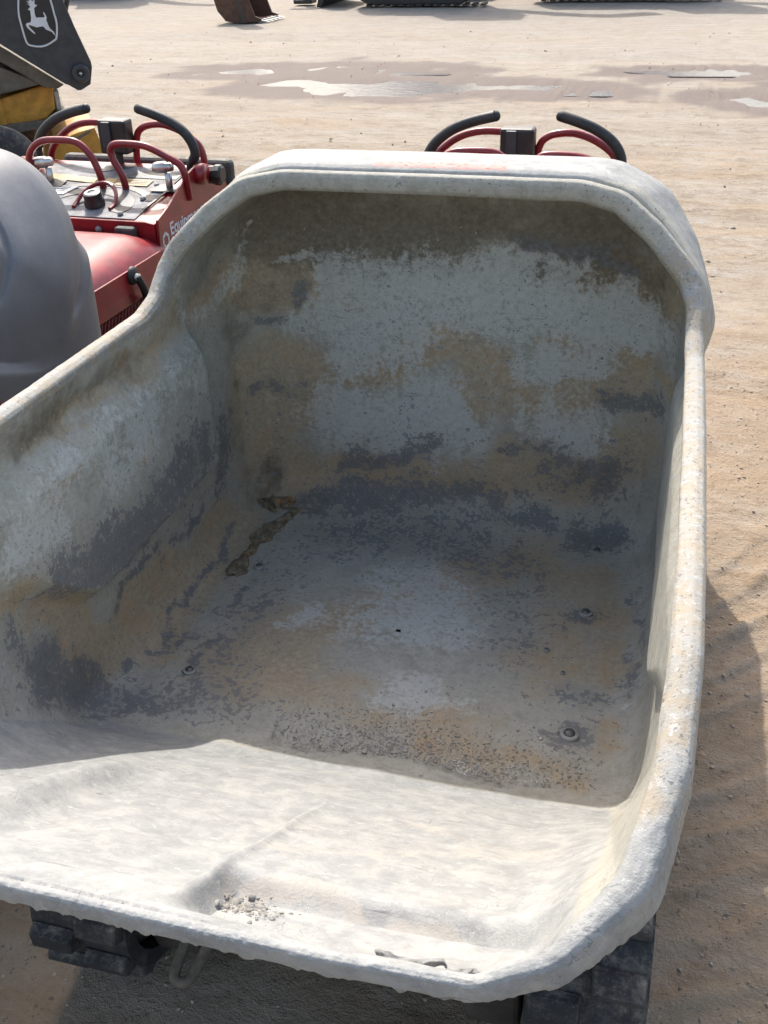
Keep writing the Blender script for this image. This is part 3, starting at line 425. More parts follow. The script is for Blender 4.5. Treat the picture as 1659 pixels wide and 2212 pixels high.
def tub_material():
    k = NM('concrete_crusted_polyethylene')
    at = k.n("ShaderNodeAttribute", attribute_name="stain_shade"); sp = k.n("ShaderNodeSeparateColor"); k.L(at.outputs["Color"], sp.inputs[0])
    at2 = k.n("ShaderNodeAttribute", attribute_name="stain_shade2"); sp2 = k.n("ShaderNodeSeparateColor"); k.L(at2.outputs["Color"], sp2.inputs[0])
    tan, dark, pale = sp.outputs[0], sp.outputs[1], sp.outputs[2]
    brown, clean, rim = sp2.outputs[0], sp2.outputs[1], sp2.outputs[2]
    nA = k.noise(7, 3, 0.66, dist=0.5); nB = k.noise(26, 5, 0.72, dist=0.35); nC = k.noise(95, 4, 0.72); nD = k.noise(420, 2, 0.7)
    nE = k.noise(13, 5, 0.70, dist=0.8)
    nM = k.math('ADD', k.math('MULTIPLY', nB, 0.4), k.math('MULTIPLY', nC, 0.6))     # mixed coarse + fine
    nL = k.math('ADD', k.math('MULTIPLY', nE, 0.55), k.math('MULTIPLY', nB, 0.45))
    def th(v, n, k1, a, b):   # mask value pushed over a threshold by noise gives flaky edges
        return k.step(k.math('ADD', v, k.math('MULTIPLY', k.math('SUBTRACT', n, 0.5), k1)), a, b)
    # light cement film over grey plastic
    c = k.mix(k.step(nB, 0.30, 0.72), (0.265, 0.248, 0.20), (0.37, 0.35, 0.295))
    c = k.mix(k.math('MULTIPLY', k.step(nC, 0.40, 0.68), 0.35), c, (0.43, 0.42, 0.385))
    # tan mud film
    t0 = k.mix(k.step(nC, 0.32, 0.7), (0.285, 0.222, 0.145), (0.40, 0.32, 0.215))
    t0 = k.mix(k.step(nE, 0.50, 0.72), t0, (0.39, 0.265, 0.15))
    c = k.mix(k.math('MULTIPLY', th(tan, k.math('ADD', k.math('MULTIPLY', nL, 0.6), k.math('MULTIPLY', nC, 0.4)), 1.9, 0.10, 0.62), 0.9), c, t0)
    # brown grime, plus the shade under the hooded rear rim painted in
    b0 = k.mix(k.step(nC, 0.3, 0.7), (0.088, 0.070, 0.048), (0.165, 0.135, 0.096))
    c = k.mix(k.math('MULTIPLY', th(brown, nL, 1.8, 0.05, 0.95), 0.85), c, b0)
    # pale fresh film
    p0 = k.mix(k.step(nC, 0.3, 0.7), (0.39, 0.39, 0.36), (0.49, 0.488, 0.455))
    nS = k.noise(34, 3, 0.6, stretch=(1, 1, 0.07)); pv = k.math('ADD', pale, k.math('MULTIPLY', k.math('SUBTRACT', nS, 0.5), 0.9))
    c = k.mix(k.math('MULTIPLY', th(pv, nM, 2.4, 0.30, 0.78), 0.72), c, p0)
    # bare slate-grey plastic where the film has flaked off, plus shade painted into corners and creases
    d0 = k.mix(k.step(nC, 0.3, 0.72), (0.09, 0.091, 0.094), (0.16, 0.16, 0.162))
    flake_shade = th(dark, nM, 5.0, 0.42, 0.55)
    c = k.mix(k.math('MULTIPLY', k.step(dark, 0.1, 0.9), 0.22), c, d0)
    c = k.mix(k.math('MULTIPLY', flake_shade, 0.8), c, d0)
    # little dark pits and white spatter everywhere
    pits = k.math('MULTIPLY', k.step(k.noise(120, 3, 0.75), 0.61, 0.68), k.step(nA, 0.40, 0.62))
    c = k.mix(k.math('MULTIPLY', k.math('MULTIPLY', pits, 0.9), k.math('SUBTRACT', 1.0, k.math('MULTIPLY', clean, 0.75))), c, (0.085, 0.085, 0.09))
    spat = k.step(k.noise(85, 2, 0.5), 0.70, 0.76)
    c = k.mix(k.math('MULTIPLY', spat, 0.45), c, (0.47, 0.47, 0.45))
    # fine scratches
    sc = k.noise(34, 2, 0.5, stretch=(0.10, 2.2, 1, 0.9)); s1 = k.math('MULTIPLY', k.math('SUBTRACT', 1.0, k.step(k.math('ABSOLUTE', k.math('SUBTRACT', sc, 0.5)), 0.0, 0.010)), k.step(k.noise(9, 3, 0.6), 0.52, 0.60))
    sc2 = k.noise(30, 2, 0.5, stretch=(2.0, 0.12, 1, -0.5)); s2 = k.math('MULTIPLY', k.math('SUBTRACT', 1.0, k.step(k.math('ABSOLUTE', k.math('SUBTRACT', sc2, 0.5)), 0.0, 0.008)), k.step(k.noise(11, 3, 0.6, vec=None), 0.54, 0.60))
    scr = k.math('MAXIMUM', s1, s2)
    c = k.mix(k.math('MULTIPLY', scr, 0.5), c, (0.13, 0.13, 0.13))
    # drained scoured concrete film on the pour ramp: chalky, nearly white
    e0 = k.mix(k.step(nB, 0.28, 0.74), (0.21, 0.212, 0.205), (0.315, 0.313, 0.295))
    e0 = k.mix(k.math('MULTIPLY', k.step(k.noise(85, 3, 0.7), 0.57, 0.70), 0.6), e0, (0.41, 0.41, 0.39))
    e0 = k.mix(k.math('MULTIPLY', k.step(nL, 0.46, 0.62), 0.3), e0, (0.36, 0.34, 0.30))
    e0 = k.mix(k.math('MULTIPLY', k.step(nC, 0.54, 0.66), 0.4), e0, (0.27, 0.275, 0.28))
    e0 = k.mix(k.math('MULTIPLY', scr, 0.75), e0, (0.13, 0.13, 0.13))
    e0 = k.mix(k.math('MULTIPLY', k.step(k.noise(170, 3, 0.8), 0.60, 0.67), 0.6), e0, (0.19, 0.185, 0.175))
    e0 = k.mix(k.math('MULTIPLY', th(tan, nL, 1.6, 0.2, 0.8), 0.5), e0, (0.36, 0.32, 0.27))
    e0 = k.mix(k.math('MULTIPLY', th(dark, nM, 3.5, 0.40, 0.55), 0.7), e0, (0.24, 0.245, 0.26))
    c = k.mix(th(clean, nB, 0.5, 0.30, 0.70), c, e0)
    # rim crust: sandy
    r0 = k.mix(k.step(nB, 0.36, 0.64), (0.28, 0.275, 0.255), (0.30, 0.255, 0.19))
    r0 = k.mix(k.step(nC, 0.52, 0.72), r0, (0.40, 0.395, 0.37))
    r0 = k.mix(k.math('MULTIPLY', k.step(k.noise(150, 3, 0.8), 0.57, 0.65), 0.75), r0, (0.10, 0.10, 0.10))
    c = k.mix(th(rim, nB, 0.4, 0.35, 0.65), c, r0)
    # faded red print on the hood
    sx = k.n("ShaderNodeSeparateXYZ"); k.L(k.co, sx.inputs[0])
    bx = k.math('MULTIPLY', k.step(k.math('ABSOLUTE', k.math('SUBTRACT', sx.outputs[0], 0.012)), 0.125, 0.115), k.step(k.math('ABSOLUTE', k.math('SUBTRACT', sx.outputs[1], 1.812)), 0.017, 0.013))
    bx = k.math('MULTIPLY', bx, k.step(sx.outputs[2], 1.2, 1.21))
    c = k.mix(k.math('MULTIPLY', bx, k.math('MULTIPLY_ADD', k.step(nC, 0.38, 0.6), 0.35, 0.25)), c, (0.62, 0.17, 0.12))
    c = k.mix(k.math('MULTIPLY', bx, k.step(k.noise(70, 2, 0.5, stretch=(1, 1.6, 1)), 0.62, 0.66)), c, (0.42, 0.06, 0.04))
    h = k.math('ADD', k.math('MULTIPLY', nC, 0.6), k.math('MULTIPLY', nD, 0.4))
    nrm = k.bump(h, 0.5, 0.0035)
    return k.out(c, k.math('MULTIPLY_ADD', flake_shade, -0.12, 0.72), nrm, 0.0, 0.35)
M['tub'] = tub_material()

# ------------------------------------------------------------------ ground (one sheet to the horizon)
def spaced(lo, hi, c0, c1, fine, grow=1.09):
    a = list(np.arange(c0, c1 + 1e-6, fine)); s = fine; x = a[-1]
    while x < hi: s *= grow; x += s; a.append(min(x, hi))
    s = fine; x = a[0]; left = []
    while x > lo: s *= grow; x -= s; left.append(max(x, lo))
    return np.array(left[::-1] + a)

PUDDLES = [  # outlines on the ground, metres
    [(-5.0, 11.76), (-4.6, 12.1), (-4.28, 12.29), (-3.63, 12.41), (-2.9, 12.35), (-2.2, 12.2), (-2.3, 11.95), (-2.9, 11.85), (-3.44, 11.76), (-4.11, 11.82)],
    [(-4.06, 10.97), (-3.9, 11.25), (-3.32, 11.42), (-2.4, 11.38), (-1.45, 11.25), (-0.9, 11.2), (-0.3, 11.1), (-0.25, 10.75), (-0.8, 10.72), (-1.38, 10.83), (-2.18, 10.59), (-2.9, 10.47), (-3.43, 10.54), (-3.7, 10.75)],
    [(0.78, 10.48), (0.92, 10.6), (1.16, 10.76), (1.7, 10.8), (2.4, 10.6), (2.3, 10.25), (1.6, 10.15), (1.14, 10.22), (0.99, 10.34)],
    [(-0.2, 12.3), (0.5, 12.5), (1.3, 12.4), (1.2, 12.1), (0.3, 12.05)],
]
def puddle_dist(x, y):
    best = np.full(x.shape, 9.0)
    for poly in PUDDLES:
        n = len(poly); d = np.full(x.shape, 9.0); inside = np.zeros(x.shape, bool)
        for i in range(n):
            ax, ay = poly[i]; bx, by = poly[(i + 1) % n]
            t = np.clip(((x - ax) * (bx - ax) + (y - ay) * (by - ay)) / ((bx - ax) ** 2 + (by - ay) ** 2), 0, 1)
            d = np.minimum(d, np.hypot(x - ax - t * (bx - ax), y - ay - t * (by - ay)))
            cr = ((ay > y) != (by > y)) & (x < (bx - ax) * (y - ay) / (by - ay + 1e-9) + ax); inside ^= cr
        best = np.minimum(best, np.where(inside, -d, d))
    return best

def ground_height(P):
    x, y = P[..., 0], P[..., 1]
    near = smooth(26, 10, np.hypot(x, y - 2))
    h = 0.006 * fbm(P, 2.2, 3, 3) + 0.0035 * fbm(P, 14, 3, 5)
    h = h + near * 0.018 * fbm(P * np.array([0.35, 1.6, 1]), 1.0, 3, 9)
    # curved ridges pressed by turning tracks beside the buggy
    r = np.hypot(x + 0.55, y - 3.45) + 0.03 * fbm(P, 3, 2, 21)
    ridge = smooth(0.25, 0.9, np.sin(r * 2 * math.pi / 0.105)) * smooth(0.46, 0.6, x) * smooth(2.9, 2.3, y) * smooth(-1, 0.2, y)
    h = h + ridge * (0.011 + 0.006 * fbm(P, 5, 2, 31))
    r2 = np.hypot(x - 2.6, y + 0.6) + 0.02 * fbm(P, 4, 2, 22)
    h = h + 0.006 * smooth(0.5, 0.95, np.sin(r2 * 2 * math.pi / 0.19)) * smooth(0.46, 0.6, x) * smooth(2.8, 2.2, y)
    # long wheel ruts across the lot
    for yc, wd, dp in ((7.2, 0.22, 0.03), (8.1, 0.2, 0.025), (9.6, 0.3, 0.03), (10.0, .25, .02), (13.2, 0.35, 0.03), (15.0, .4, .03), (6.1, .16, .015)):
        yy = y - yc - 0.25 * fbm(P * np.array([0.25, 0, 0]), 1, 2, int(yc * 7))
        h = h - dp * np.exp(-(yy / wd) ** 2) + 0.5 * dp * np.exp(-((np.abs(yy) - 1.5 * wd) / (0.5 * wd)) ** 2)
    pd = puddle_dist(x, y) + 0.30 * fbm(P * np.array([.7, 1.6, 1]), 2.4, 5, 51, .62)
    h = np.where(pd < 0.9, h * smooth(0.0, 0.9, pd) - 0.03 * smooth(0.22, -0.12, pd), h)
    return h - 0.012, pd

def build_ground():
    xs = spaced(-700, 700, -0.8, 1.2, 0.013, 1.05); ys = spaced(-300, 1200, 0.75, 2.9, 0.013, 1.032)
    X, Y = np.meshgrid(xs, ys); P = np.stack([X, Y, X * 0], -1)
    h, pd = ground_height(P); h = np.where(np.hypot(X, Y) > 45, -0.012, h); P[..., 2] = h
    ny, nx = X.shape
    idx = np.arange(nx * ny).reshape(ny, nx)
    q = np.stack([idx[:-1, :-1], idx[:-1, 1:], idx[1:, 1:], idx[1:, :-1]], -1).reshape(-1, 4)
    me = mesh_np("ground", P.reshape(-1, 3), q)
    a = me.attributes.new("wet", 'FLOAT', 'POINT'); a.data.foreach_set("value", np.clip(smooth(1.0, 0.05, pd), 0, 1).astype(np.float32).ravel())
    k = NM('packed_dirt')
    at = k.n("ShaderNodeAttribute", attribute_name="wet"); wet = at.outputs["Fac"]
    nA = k.noise(0.55, 3, 0.62, stretch=(0.35, 1.1, 1)); nB = k.noise(3.2, 5, 0.7, stretch=(0.5, 1.25, 1)); nC = k.noise(38, 5, 0.75); nD = k.noise(240, 2, 0.7)
    nF = k.noise(7, 6, 0.80, stretch=(0.55, 1.15, 1), dist=0.3); nG = k.noise(26, 4, 0.78, stretch=(0.6, 1.0, 1))
    c = k.mix(k.step(nA, 0.36, 0.66), (0.25, 0.205, 0.155), (0.285, 0.22, 0.15))
    c = k.mix(k.step(nB, 0.34, 0.70), c, (0.315, 0.28, 0.235))
    c = k.mix(k.math('MULTIPLY', k.step(k.noise(1.6, 4, 0.7, stretch=(0.3, 1.3, 1)), 0.52, 0.68), 0.55), c, (0.32, 0.225, 0.135))
    c = k.mix(k.math('MULTIPLY', k.step(k.noise(2.1, 5, 0.72, stretch=(0.28, 1.5, 1)), 0.56, 0.70), 0.6), c, (0.235, 0.195, 0.155))
    c = k.mix(k.math('MULTIPLY', k.step(nC, 0.50, 0.72), 0.5), c, (0.22, 0.178, 0.137))
    c = k.mix(k.math('MULTIPLY', k.step(nF, 0.48, 0.62), 0.75), c, (0.19, 0.145, 0.102))
    c = k.mix(k.math('MULTIPLY', k.step(nG, 0.52, 0.68), 0.5), c, (0.375, 0.338, 0.29))
    sy = k.n("ShaderNodeSeparateXYZ"); k.L(k.co, sy.inputs[0])
    warm = k.math('MULTIPLY', k.step(k.math('ADD', sy.outputs[1], k.math('MULTIPLY', k.math('SUBTRACT', nB, 0.5), 5.0)), 6.0, 2.2), 0.45)
    c = k.mix(warm, c, (0.285, 0.195, 0.115))
    c = k.mix(k.math('MULTIPLY', k.step(sy.outputs[1], 6.0, 15.0), 0.35), c, (0.335, 0.312, 0.28))
    peb = k.step(k.noise(70, 3, 0.8), 0.60, 0.67)
    c = k.mix(k.math('MULTIPLY', peb, 0.75), c, (0.085, 0.07, 0.06))
    c = k.mix(k.math('MULTIPLY', k.step(nD, 0.62, 0.74), 0.35), c, (0.47, 0.43, 0.375))
    wv = k.step(k.math('ADD', wet, k.math('MULTIPLY', k.math('SUBTRACT', nB, 0.5), 0.9)), 0.25, 0.8)
    c = k.mix(k.math('MULTIPLY', wv, 0.9), c, (0.145, 0.115, 0.10))
    h = k.math('ADD', k.math('MULTIPLY', nC, 0.8), k.math('MULTIPLY', nD, 0.18))
    k.out(c, k.math('MULTIPLY_ADD', wv, -0.10, 0.92), k.bump(k.math('ADD', h, k.math('MULTIPLY', nF, 0.7)), 0.8, 0.02), 0.0, 0.2)
    return tag(link("ground", me, k.m), "packed tan dirt lot with wheel ruts and track marks", kind="structure")
build_ground()

def build_puddle():
    k = NM('muddy_water')
    k.out((0.12, 0.11, 0.105), 0.24, k.bump(k.noise(12, 4, 0.65), 0.5, 0.02), 0.0, 0.35)
    k.b.inputs["IOR"].default_value = 1.33
    labels = ["thin streak of puddle water farthest up the dirt lot", "long bright puddle lying across the middle of the dirt lot",
              "small bright puddle at the edge of the dirt lot beyond the tub's chamfered corner", "shallow puddle behind the small bright puddle"]
    for poly, lb in zip(PUDDLES, labels):
        cx = sum(p[0] for p in poly) / len(poly); cy = sum(p[1] for p in poly) / len(poly)
        big = [(cx + (x - cx) * 1.12, cy + (y - cy) * 1.25) for x, y in poly]
        mb = MB(); mb.add([(x, y, -0.0315) for x, y in big], [tuple(range(len(big)))])
        tag(mb.build("puddle", k.m), lb, kind="structure")
build_puddle()

# ------------------------------------------------------------------ the tub (lofted around its opening)
ST = [  # R rim inner edge, eo outward, W3, W2, W1, K, F0 (inside), SW1, SW2, SB (outside), b: 1 = hooded rear
 ((0,1.755,1.209),(0,0,1),(0,1.86,1.228),(0,1.955,1.19),(0,1.955,.62),(0,1.95,.45),(0,1.80,.45),(0,2.0,1.10),(0,1.99,.60),(0,1.93,.40),1,1,0.93),
 ((.265,1.755,1.208),(0,0,1),(.27,1.86,1.226),(.27,1.955,1.19),(.27,1.955,.62),(.27,1.95,.45),(.26,1.80,.45),(.27,2.0,1.10),(.27,1.99,.60),(.27,1.93,.40),1,1,0.93),
 ((.325,1.738,1.198),(.40,0,.92),(.335,1.85,1.205),(.345,1.95,1.16),(.345,1.953,.62),(.345,1.95,.45),(.31,1.80,.45),(.345,2.0,1.08),(.345,1.99,.60),(.34,1.93,.40),1,1,1.0),
 ((.380,1.712,1.160),(.75,0,.66),(.395,1.84,1.15),(.41,1.93,1.10),(.415,1.945,.62),(.415,1.94,.45),(.34,1.80,.45),(.42,1.99,1.04),(.42,1.98,.60),(.41,1.92,.40),1,1,1.12),
 ((.441,1.674,1.101),(.95,0,.30),(.452,1.80,1.085),(.455,1.87,1.03),(.458,1.89,.62),(.452,1.885,.45),(.375,1.77,.45),(.490,1.955,1.0),(.486,1.95,.60),(.452,1.90,.40),1,1,1.10),
 ((.456,1.642,1.070),(1,0,.08),(.460,1.73,1.04),(.468,1.78,.98),(.468,1.78,.62),(.460,1.78,.45),(.39,1.70,.45),(.494,1.83,.86),(.488,1.84,.60),(.452,1.83,.40),1,1,1.05),
 ((.456,1.606,1.042),(1,0,0),(.462,1.655,1.005),(.474,1.69,.95),(.472,1.68,.62),(.462,1.68,.45),(.395,1.62,.45),(.494,1.73,.82),(.488,1.74,.60),(.452,1.72,.40),.8,1,1),
 ((.459,1.545,1.025),(1,0,0),(.463,1.57,.992),(.477,1.58,.94),(.474,1.56,.62),(.464,1.56,.45),(.395,1.52,.45),(.494,1.57,.90),(.489,1.58,.60),(.452,1.57,.40),.2,.88,1),
 ((.460,1.30,1.029),(1,0,0),(.466,1.30,1.002),(.478,1.31,.945),(.476,1.34,.62),(.466,1.36,.45),(.395,1.36,.45),(.494,1.31,.95),(.490,1.34,.60),(.452,1.36,.40),0,.88,1),
 ((.460,.95,1.037),(1,0,0),(.467,.96,1.01),(.480,1.0,.93),(.476,1.13,.62),(.464,1.19,.45),(.415,1.22,.45),(.494,.99,.93),(.489,1.12,.60),(.449,1.18,.40),0,.88,1),
 ((.459,.80,1.030),(1,-.05,0),(.465,.815,1.0),(.476,.88,.90),(.468,1.08,.58),(.456,1.15,.455),(.41,1.19,.45),(.490,.865,.90),(.480,1.065,.56),(.444,1.14,.40),0,.88,1),
 ((.453,.68,1.0),(.97,-.25,0),(.457,.70,.965),(.457,.80,.86),(.452,1.06,.55),(.444,1.13,.455),(.395,1.18,.45),(.457,.78,.86),(.44,1.04,.53),(.429,1.12,.40),0,.88,1),
 ((.431,.586,.962),(.82,-.57,0),(.429,.62,.93),(.430,.74,.81),(.426,1.05,.53),(.42,1.12,.455),(.37,1.175,.45),(.425,.72,.80),(.415,1.03,.51),(.405,1.11,.40),0,.85,1),
 ((.386,.528,.930),(.55,-.83,0),(.375,.57,.895),(.375,.71,.775),(.37,1.05,.52),(.36,1.12,.455),(.315,1.172,.45),(.38,.69,.765),(.375,1.03,.50),(.365,1.11,.40),0,.52,1),
 ((.33,.503,.911),(.15,-1,0),(.328,.55,.878),(.325,.70,.762),(.32,1.05,.51),(.315,1.12,.453),(.28,1.17,.45),(.325,.68,.75),(.32,1.03,.49),(.315,1.11,.40),0,.36,1),
 ((.20,.500,.905),(0,-1,0),(.20,.55,.872),(.20,.70,.758),(.20,1.05,.51),(.20,1.12,.453),(.18,1.17,.45),(.20,.68,.745),(.20,1.03,.49),(.20,1.11,.40),0,.32,1),
 ((0,.500,.905),(0,-1,0),(0,.55,.872),(0,.70,.758),(0,1.05,.51),(0,1.12,.453),(0,1.18,.45),(0,.68,.745),(0,1.03,.49),(0,1.11,.40),0,.32,1),
]
REAR_P = [(0,0),(.002,.008),(.008,.012),(.018,.013),(.027,.012),(.033,.008),(.036,.000),(.034,-.009),(.026,-.014),(.022,-.020),(.024,-.030),(.033,-.035),(.038,-.045),(.040,-.11),(.038,-.175),(.024,-.215),(.002,-.232)]
SIDE_P = [(0,0),(.003,.006),(.012,.011),(.022,.012),(.031,.009),(.036,.002),(.037,-.010),(.038,-.020),(.038,-.030),(.038,-.040),(.036,-.046),(.030,-.048),(.024,-.048),(.020,-.05),(.019,-.055),(.018,-.06),(.018,-.07)]

def tub_mesh(name, U=1150, N=170, crust=True):
    keys = []
    for s in ST: keys.append(np.concatenate([np.array(x, float).ravel() for x in s]))
    right = np.array(keys)                              # rear centre -> front centre
    sign = np.ones(33); sign[[0, 3, 6, 9, 12, 15, 18, 21, 24, 27]] = -1
    left = right[1:-1][::-1] * sign
    K = np.concatenate([right, left]); n = len(K)
    seg = np.linalg.norm(np.roll(K[:, 0:3], -1, 0) - K[:, 0:3], axis=1)
    cum = np.concatenate([[0], np.cumsum(seg)]); tot = cum[-1]
    # finer sampling along the visible front lip and right rim
    base = np.linspace(0, tot, 4001)[:-1]
    wgt = 1.0 + 1.3 * np.exp(-((base - tot * 0.5) / (tot * 0.10)) ** 2)
    cw = np.concatenate([[0], np.cumsum(wgt)]); cw /= cw[-1]
    uu = np.interp(np.arange(U) / U, cw, np.linspace(0, tot, 4001))
    D = np.empty((4000, 33))
    for c in range(33):
        D[:, c] = np.interp(base, cum, np.append(K[:, c], K[0, c]))
    # periodic gaussian smoothing rounds the corners
    sg = (0.006 if crust else 0.028) / (tot / 4000); kx = np.arange(-int(4 * sg), int(4 * sg) + 1); kg = np.exp(-0.5 * (kx / sg) ** 2); kg /= kg.sum()
    for c in range(33):
        w = np.concatenate([D[-len(kx):, c], D[:, c], D[:len(kx), c]]); D[:, c] = np.convolve(w, kg, 'same')[len(kx):-len(kx)]
    A = np.stack([np.interp(uu, np.append(base, tot), np.append(D[:, c], D[0, c])) for c in range(33)], 1)
    R, eo, W3, W2, W1, Kc, F0, S1, S2, SB, b, gs, hd = A[:, 0:3], A[:, 3:6], A[:, 6:9], A[:, 9:12], A[:, 12:15], A[:, 15:18], A[:, 18:21], A[:, 21:24], A[:, 24:27], A[:, 27:30], A[:, 30:31], A[:, 31:32], A[:, 32:33]
    T = np.roll(R, -1, 0) - np.roll(R, 1, 0); T /= np.linalg.norm(T, axis=1, keepdims=True)
    eo = eo - T * (eo * T).sum(1, keepdims=True); eo /= np.linalg.norm(eo, axis=1, keepdims=True)
    eu = np.cross(T, eo)
    # inside profile: clamped quadratic B-spline
    C = [F0, Kc, W1, W2, W3, R]; nseg = 4
    def spl(t):
        s = min(int(t), nseg - 1); f = t - s
        p0 = C[s] if s == 0 else (C[s] + C[s + 1]) / 2
        p1 = C[s + 1]; p2 = C[s + 2] if s == nseg - 1 else (C[s + 1] + C[s + 2]) / 2
        return (1 - f) ** 2 * p0 + 2 * f * (1 - f) * p1 + f * f * p2
    ts = np.linspace(0, nseg, 401); pts = np.array([spl(t) for t in ts])
    L = np.concatenate([[0], np.cumsum(np.linalg.norm(np.diff(pts, axis=0), axis=2).mean(1))])
    tt = np.interp(np.linspace(0, L[-1], N), L, ts)
    inner = np.array([spl(t) for t in tt])                      # N,U,3
    # floor rings towards the middle
    NF = 60; ctr = np.array([0, 1.5, .45])
    fl = np.array([ctr + (F0 - ctr) * s for s in np.linspace(0.012, 1, NF)[:-1]])
    # rim and outside
    pr, ps = np.array(REAR_P), np.array(SIDE_P)
    def dens(p, m): 
        t = np.arange(len(p)); q = np.linspace(0, len(p) - 1, (len(p) - 1) * m + 1); return np.stack([np.interp(q, t, p[:, 0]), np.interp(q, t, p[:, 1])], 1)
    m = 3; pr, ps = dens(pr, m), dens(ps, m)
    sq = smooth(.90, .99, np.abs(eo[:, :1]))                    # beside the hood the outside runs on flat
    rim = np.array([R + gs * eo * (b * (a[0] * (1 - .2 * sq) + (max(.030 - a[0] * .8, 0) * sq if a[1] < -.06 else 0)) + (1 - b) * s[0]) + gs * eu * (b * a[1] * (hd if a[1] < -.05 else 1) + (1 - b) * s[1]) for a, s in zip(pr[1:], ps[1:])])
    last = rim[-1]
    outw = [last + (S1 - last) * t for t in np.linspace(0, 1, 8)[1:]] + [S1 + (S2 - S1) * t for t in np.linspace(0, 1, 34)[1:]] + [S2 + (SB - S2) * t for t in np.linspace(0, 1, 10)[1:]]
    bc = np.array([0, 1.5, .40]); outw += [bc + (SB - bc) * t for t in (0.9, 0.6, 0.3, 0.02)]
    outw = np.array(outw)
    V = np.concatenate([fl, inner, rim, outw], 0)               # rows, U, 3
    nf, ni, nr, no = len(fl), len(inner), len(rim), len(outw)
    # inward bulge of the side walls (a recess seen from outside)
    def bulge(P, top=(.975, .90)):
        y, z = P[..., 1], P[..., 2]
        zl = np.where(y > 1.22, 0.632, 0.632 + (1.22 - y) * 0.62)
        f = smooth(0, 0.030 + 0.06 * smooth(1.3, .95, y), z - zl) * smooth(*top, z + 0 * y) * smooth(1.742, 1.705, y + 0.25 * np.maximum(z - .86, 0)) * smooth(.80, 1.12, y)
        return f * smooth(.40, .435, np.abs(P[..., 0]))
    for sl, tp, dp in ((slice(nf + 30, nf + ni - 4), (.975, .90), .020), (slice(nf + ni + 30, nf + ni + nr + no), (.915, .885), .020 if crust else 0)):
        P = V[sl]; f = bulge(P, tp); P[..., 0] -= np.sign(P[..., 0]) * np.where(P[..., 0] < 0, dp * 1.8, dp) * f; V[sl] = P
    if crust:
        # worn pour ramp: fold, dent and a trough behind the lip
        P = V[nf + 20:nf + ni - 2]; x, y, z = P[..., 0], P[..., 1], P[..., 2]
        ramp = smooth(1.05, .98, y) * smooth(.43, .38, np.abs(x))
        def seg_d(ax, ay, bx, by):
            t = ((x - ax) * (bx - ax) + (y - ay) * (by - ay)) / ((bx - ax) ** 2 + (by - ay) ** 2); tc = np.clip(t, 0, 1)
            side = ((x - ax) * (by - ay) - (y - ay) * (bx - ax)) / math.hypot(bx - ax, by - ay)
            return np.hypot(x - ax - tc * (bx - ax), y - ay - tc * (by - ay)), side, t
        wob = 0.012 * fbm(P, 6, 2, 41)
        ln = smooth(.96, .84, y) * smooth(.54, .60, y)
        dz = ln * (0.006 * np.exp(-((x - .050 - .5 * wob) / .008) ** 2) - 0.012 * smooth(.052, .040, x - wob) * smooth(-.16, .02, x))
        dz = dz + ln * (0.022 * np.exp(-((x + .235 - 2 * wob) / .030) ** 2) - 0.006 * np.exp(-((x + .165 - wob) / .035) ** 2))
        tr = smooth(.045, .075, x) * smooth(.41, .35, x) * smooth(.640, .592, y - .3 * wob) * smooth(.506, .550, y)
        dz = dz - 0.036 * tr
        P[..., 2] += dz * ramp
        V[nf + 20:nf + ni - 2] = P
        # cement build-up: low lumps inside, ragged on the rim
        Pin = V[nf:nf + ni]
        nrm = np.cross(np.roll(Pin, -1, 1) - np.roll(Pin, 1, 1), np.gradient(Pin, axis=0)); nrm /= np.linalg.norm(nrm, axis=2, keepdims=True) + 1e-9
        edge = smooth(0, 25, np.arange(ni))[:, None, None]
        amp = 0.0010 * fbm(Pin, 16, 4, 1)[..., None] + 0.0035 * fbm(Pin, 3.5, 2, 2)[..., None]
        V[nf:nf + ni] = Pin + nrm * amp * edge
        Pr = V[nf + ni - 3:nf + ni + nr]
        k = np.ones(len(Pr)); k[:3] = (.3, .6, .9); k = k[:, None]
        rough = k * (0.0005 * fbm(Pr, 18, 3, 5) + 0.0003 * fbm(Pr, 190, 2, 6))
        front = smooth(.70, .60, Pr[..., 1])
        rough = rough + k * front * (0.0014 * np.abs(fbm(Pr * np.array([1, 1, .35]), 210, 2, 8)) + 0.0006 * fbm(Pr, 60, 3, 9))
        row = np.arange(len(Pr))[:, None]
        low = smooth(22, 34, row) * smooth(60, 40, row) * front
        V[nf + ni - 3:nf + ni + nr] = Pr + (eo[None] * 0.7 + eu[None] * 0.7) * rough[..., None]
        V[nf + ni - 3:nf + ni + nr, :, 2] -= low * 0.0055 * np.clip(fbm(Pr * np.array([1, 1, 0.1]), 110, 3, 12) + .1, 0, 1.5)
    rows, Ucount = V.shape[:2]
    idx = np.arange(rows * Ucount).reshape(rows, Ucount); nx = np.roll(idx, -1, 1)
    q = np.stack([idx[:-1], nx[:-1], nx[1:], idx[1:]], -1).reshape(-1, 4)
    me = mesh_np(name, V.reshape(-1, 3), q)
    if crust:
        P = V.reshape(-1, 3); r = np.repeat(np.arange(rows), Ucount)
        inside = (r < nf + ni - 1)
        F = {c: np.zeros(len(P)) for c in 'tdpbc'}
        Q = P + np.stack([0.024 * fbm(P, 14, 3, 60 + i) + 0.010 * fbm(P, 55, 2, 70 + i) for i in range(3)], 1)
        for kind, sx, sy, sz, sr, w in STAINS_SHADE:
            d2 = (Q[:, 0] - sx) ** 2 + (Q[:, 1] - sy) ** 2 + (Q[:, 2] - sz) ** 2
            g = np.exp(-(d2 / (sr * sr))) * w * (1.0 if kind == 't' else .8)
            F[kind] = F[kind] + g - F[kind] * np.clip(g, 0, 1) if w > 0 else F[kind] + g
        for c in F: F[c] = np.clip(F[c] * inside, 0, 1)
